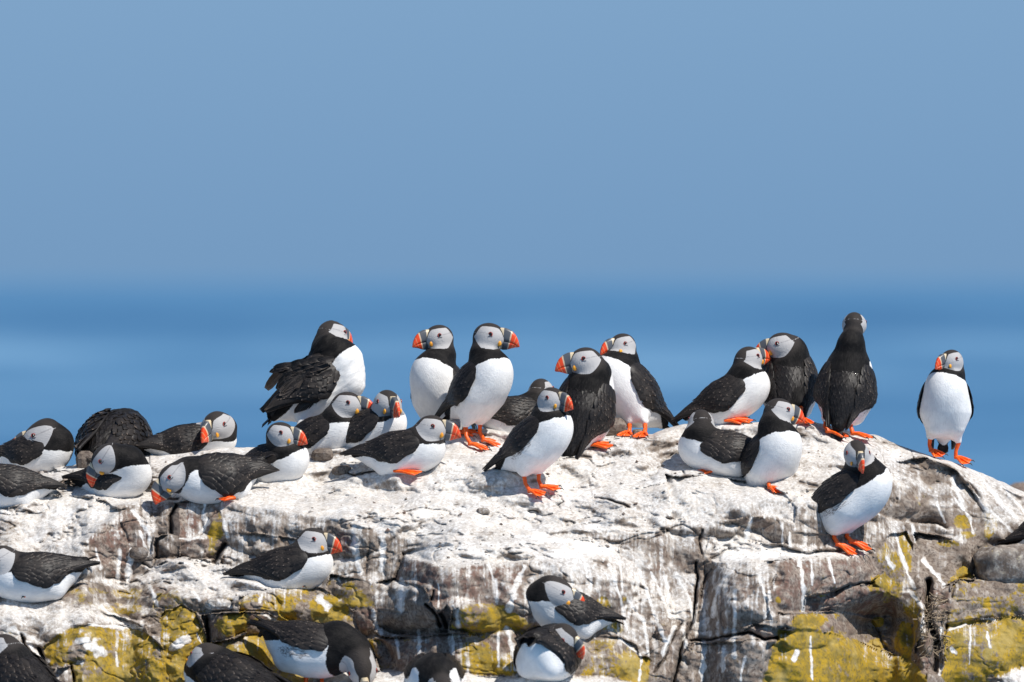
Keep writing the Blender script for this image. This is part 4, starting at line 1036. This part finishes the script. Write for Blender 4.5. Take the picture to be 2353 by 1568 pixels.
puffin('sleeping puffin at the left edge, bill laid over its back, white breast right', (84,1040), (1,-.38,.12), (92,1004,-.01), (-1,.10,-.30), (110,1080), cpn=(120,1034,.1,0,1), k=.86, kh=1.08, yo=.03, group=SI, ct=0.20,
       extra=[(135,1015,-.01,.030,110,990,-.01,.026)], wr=(0.034,0.028))
puffin('preening puffin as a round black ball of ruffled back feathers', (266,1010), (.30,.88,.28), (288,985,.05), (.5,.8,-.4), (266,1052), k=1.16, kh=.95, yo=.09, ruff=.0025, U=(0,-.5,1), group=SI,
       wing=dict(up=70, lo=-34, lift=.006), wide=1.15)
puffin('preening puffin with its bill in its drooped wing, beside the round black back', (436,1014), (1,.12,.16), (496,976,-.02), (-.48,-.80,-.36), (440,1048), k=.80, kh=1.02, yo=.06, group=SI,
       wing=dict(lo=-40, up=58, tip=-.125, tipth=20, open=.01), ct=0.20, length=1.1, extra=[(515,985,0,.028,518,1012,0,.024)])
rs_ = random.Random(8)
pl = []
for i in range(44):   # raised wing coverts and scapulars
    t = rs_.random(); v = rs_.random()
    x0, y0_ = 770 - 100 * t, 818 + 34 * v + 18 * t
    ln = 38 + 22 * rs_.random(); a = math.radians(188 + 30 * v + rs_.uniform(-12, 12))
    pl.append(([(x0, y0_, -.066 + .012 * t), (x0 + ln * .5 * math.cos(a), y0_ - ln * .5 * math.sin(a), -.072 + .012 * t), (x0 + ln * math.cos(a), y0_ - ln * math.sin(a) + 4, -.068 + .02 * t)], .0065, rs_.uniform(.1, .8)))
for i in range(9):    # long flight feathers hanging off to the left
    f = i / 8
    pl.append(([(745 - 20 * f, 850 + 22 * f, -.060), (690 - 16 * f, 868 + 18 * f, -.066), (640 + 10 * f + rs_.uniform(-5, 5), 892 + 22 * f + rs_.uniform(-4, 4), -.060)], .0075, rs_.uniform(.5, 1)))
for i in range(5):
    f = i / 4
    pl.append(([(700, 832 + 10 * f, .0), (655 - 4 * f, 842 + 14 * f, .0), (628 + 4 * f, 866 + 10 * f, .0), (608 + 8 * f, 892 + 6 * f, .0)], .0060, rs_.uniform(.3, .8)))
for i in range(10):   # brown flank feathers
    f = i / 9
    pl.append(([(772 - 60 * f, 880 + 34 * f, -.060), (752 - 62 * f, 905 + 28 * f, -.064), (738 - 62 * f, 932 + 18 * f, -.058)], .0060, rs_.uniform(.6, 1)))
plumes(b8, pl)
# --- second line
puffin('puffin cut by the left edge, only its wing, tail and white belly in view', (5,1112), (-1,-.15,.10), (-78,1062,0), (-1,-.2,-.1), (10,1162), k=.90, kh=.95, yo=.02, group=SI, sitfoot=[(-8,1156,-1,-.3,.9)], length=1.1,
       wing=dict(tipth=22))
puffin('sleeping puffin with bright white breast and bill tucked down to the left', (268,1096), (1,-.42,.14), (240,1056,-.035), (-.62,-.02,-.80), (270,1143), cpn=(288,1066,-.42,.1,.9), k=.86, kh=.98, yo=.03, HU=(-.75,-.05,.6), group=SI, ct=0.12,
       extra=[(295,1062,-.03,.034,262,1050,-.04,.028)], wr=(0.032,0.027))
puffin('crouching puffin with its head bent down left and wings drooping to the ground', (492,1094), (-1,-.30,-.10), (396,1098,-.03), (-.72,-.22,-.72), (500,1147), k=.98, kh=1.02, yo=.02, HU=(-.75,-.05,.65), group=SI, ct=0.32,
       wing=dict(lo=-42, up=66, tip=-.130, tipth=-2), tail=(.012,.35), nb=(.052,.010), wr=(0.032,0.025), sitfoot=[(540,1149,-1,-.2,.8)])
puffin('small sitting puffin with white breast, right of the crouching puffin', (634,1062), (.92,-.58,.24), (645,998,-.03), (1,-.30,-.12), (650,1106), k=.88, kh=.96, yo=.04, group=SI, ct=0.04, wing=dict(lo=-12))
puffin('sitting puffin with red bill nearly touching its neighbour, below the ruffled puffin', (745,998), (.92,-.46,.28), (798,930,-.02), (1,-.26,-.06), (750,1046), k=.88, kh=1.0, yo=.05, group=SI, ct=0.10, wr=(0.032,0.027))
puffin('sitting puffin looking at the camera, second from the right in a row of three', (855,985), (.88,-.48,.34), (890,926,-.03), (.42,-.88,-.22), (860,1040), k=.88, kh=1.02, yo=.04, group=SI, ct=0.04, wing=dict(tipth=32), length=1.06)
puffin('low sitting puffin in profile with its orange foot laid forward on white rock', (932,1034), (1,-.32,.14), (992,984,-.02), (1,-.24,-.08), (930,1084), k=.90, kh=1.03, yo=.01, group=SI, ct=0.04, length=1.12,
       sitfoot=[(905,1086,1,-.12,1.5)], wing=dict(tipth=24), wr=(0.029,0.023))
puffin('slim puffin standing alone on bare white rock, casting a shadow to its left', (1238,1012), (.68,-.44,.58), (1268,918,-.02), (.76,-.66,-.12), (1232,1136), k=.96, kh=.94, yo=.01, group=ST, length=1.03,
       feet=[(1204,1092,1216,1134,.9,-.75,0),(1238,1086,1244,1125,1,-.35,.02)], ct=0.00, wr=(0.029,0.024), wing=dict(tip=-.132, tipth=40, lo=-16))
puffin('puffin lying with its nape to the camera and its tail crossing the next puffin', (1655,1034), (-1,.10,.14), (1611,968,.0), (-.12,.99,-.06), (1650,1090), capw=.013, k=.90, kh=.93, yo=.01, group=SI, length=1.12,
       sitfoot=[(1655,1084,-1,-.25,1.3)], ct=0.20, wing=dict(tipth=18), wr=(0.032,0.027))
puffin('upright puffin with brown-flecked white breast, bill right, behind the lying one', (1774,1052), (.42,-.66,.62), (1791,944,-.01), (.88,.36,-.20), (1765,1112), capw=.011, k=1.0, kh=.98, yo=.035, group=ST, length=.94,
       feet=[(1768,1102,1768,1126,.6,-.8,0)], ct=-0.04, wr=(0.032,0.027))
# --- lower ledges
puffin('puffin standing on the lower right ledge with its bill pointing down', (1956,1142), (.80,-.32,.54), (1968,1040,-.03), (.24,-.80,-.56), (1930,1258), k=1.08, kh=.92, yo=.01, group=ST, length=1.00,
       feet=[(1917,1222,1922,1256,1,-.45,0),(1946,1220,1952,1250,1,-.1,.03)], ct=-0.06, wr=(0.029,0.024), wing=dict(tip=-.138, tipth=34, lo=-12))
puffin('puffin sitting in profile on a ledge of the lower left rock face', (672,1302), (1,-.26,.18), (719,1243,-.01), (1,-.24,-.12), (690,1346), k=.93, kh=1.02, yo=.0, group=SI, length=1.08,
       sitfoot=[(655,1342,1,-.12,1.25)], ct=0.06, wing=dict(tipth=20, tip=-.134))
puffin('puffin at the left edge facing out of the picture, dark tail raised', (72,1320), (-1,-.22,-.06), (0,1286,-.02), (-1,-.2,-.45), (80,1370), k=.97, kh=1.06, yo=-.025, group=SI, length=1.08, tail=(.010,.30),
       sitfoot=[(100,1366,-1,-.2,1.3)], ct=0.15, wing=dict(tipth=36))
puffin('sleeping puffin on the lower ledge, bill tucked to the right over brown wing', (1300,1402), (-.93,-.22,.24), (1283,1362,-.03), (.92,.0,-.38), (1310,1455), cpn=(1240,1384,.05,.1,1), k=.90, kh=1.03, yo=.0, group=SI, ct=0.16,
       extra=[(1245,1372,-.02,.032,1262,1355,-.03,.028)], wr=(0.034,0.028), tail=(.0,-.1), wing=dict(tipth=30))
puffin('round puffin seen from behind with pale rump and red bill hanging right', (1262,1497), (.38,.86,-.10), (1298,1462,-.03), (.72,-.22,-.62), (1265,1556), cpn=(1300,1480,.5,.4,1), k=1.06, kh=.92, yo=.0, U=(0,-.05,1), group=SI,
       sitfoot=[(1280,1552,.1,-1,.6)], ct=0.10, HU=(.3,-.4,.8), wing=dict(lo=-42, tip=-.105, tipth=30), rump=.7, dorso=-.014, tail=(.01,.1))
puffin('puffin bowing towards the camera at the bottom edge, black neck between white flanks', (998,1560), (0,-1,-.05), (1020,1590,-.12), (.1,-.7,-.7), (998,1612), k=1.08, kh=1.0, yo=.06, U=(0,-.1,1), group=SI, ct=.12, dorso=.006, cs=.030, HU=(0,-.8,.5),
       nb=(.045,.020), wr=(0.029,0.025), wing=dict(lo=8))
puffin('bent-over puffin at the bottom edge hiding its face, black tail cocked up', (718,1492), (.94,-.30,-.16), (832,1536,-.05), (.14,-.25,-1), (716,1590), k=1.02, kh=1.06, yo=.0, HU=(.12,-1,.1), group=ST, ct=-0.05,
       feet=[(704,1548,706,1590,.6,-.8,0),(740,1545,744,1590,.6,-.8,.02)], tail=(.018,.55), wing=dict(tipth=80, up=78, lo=-2, tip=-.130), nb=(.055,.022), wr=(0.032,0.028), length=1.05,
       extra=[(775,1468,-.01,.036,815,1500,-.03,.032)])
puffin('black puffin at the bottom edge seen from behind, head turned to the left', (528,1560), (-.74,.50,.20), (472,1508,.01), (-.42,.9,.02), (520,1620), k=1.14, kh=.98, yo=.0, group=SI, wr=(0.036,0.029), ct=0.00)
puffin('puffin in the bottom left corner showing grey-brown crown and dark back', (38,1556), (-.55,.62,.30), (8,1487,.01), (-.72,.62,-.05), (40,1620), k=1.14, kh=1.0, yo=.0, group=SI, wr=(0.036,0.029), ct=0.00)
puffin('puffin mostly outside the right edge, only its dark tail tip in view', (2424,1204), (.86,-.1,.44), (2440,1130,0), (1,-.2,-.1), (2385,1262), k=.90, kh=.9, yo=-.03, group=SI)
print('birds', round(time.time() - T0, 1))
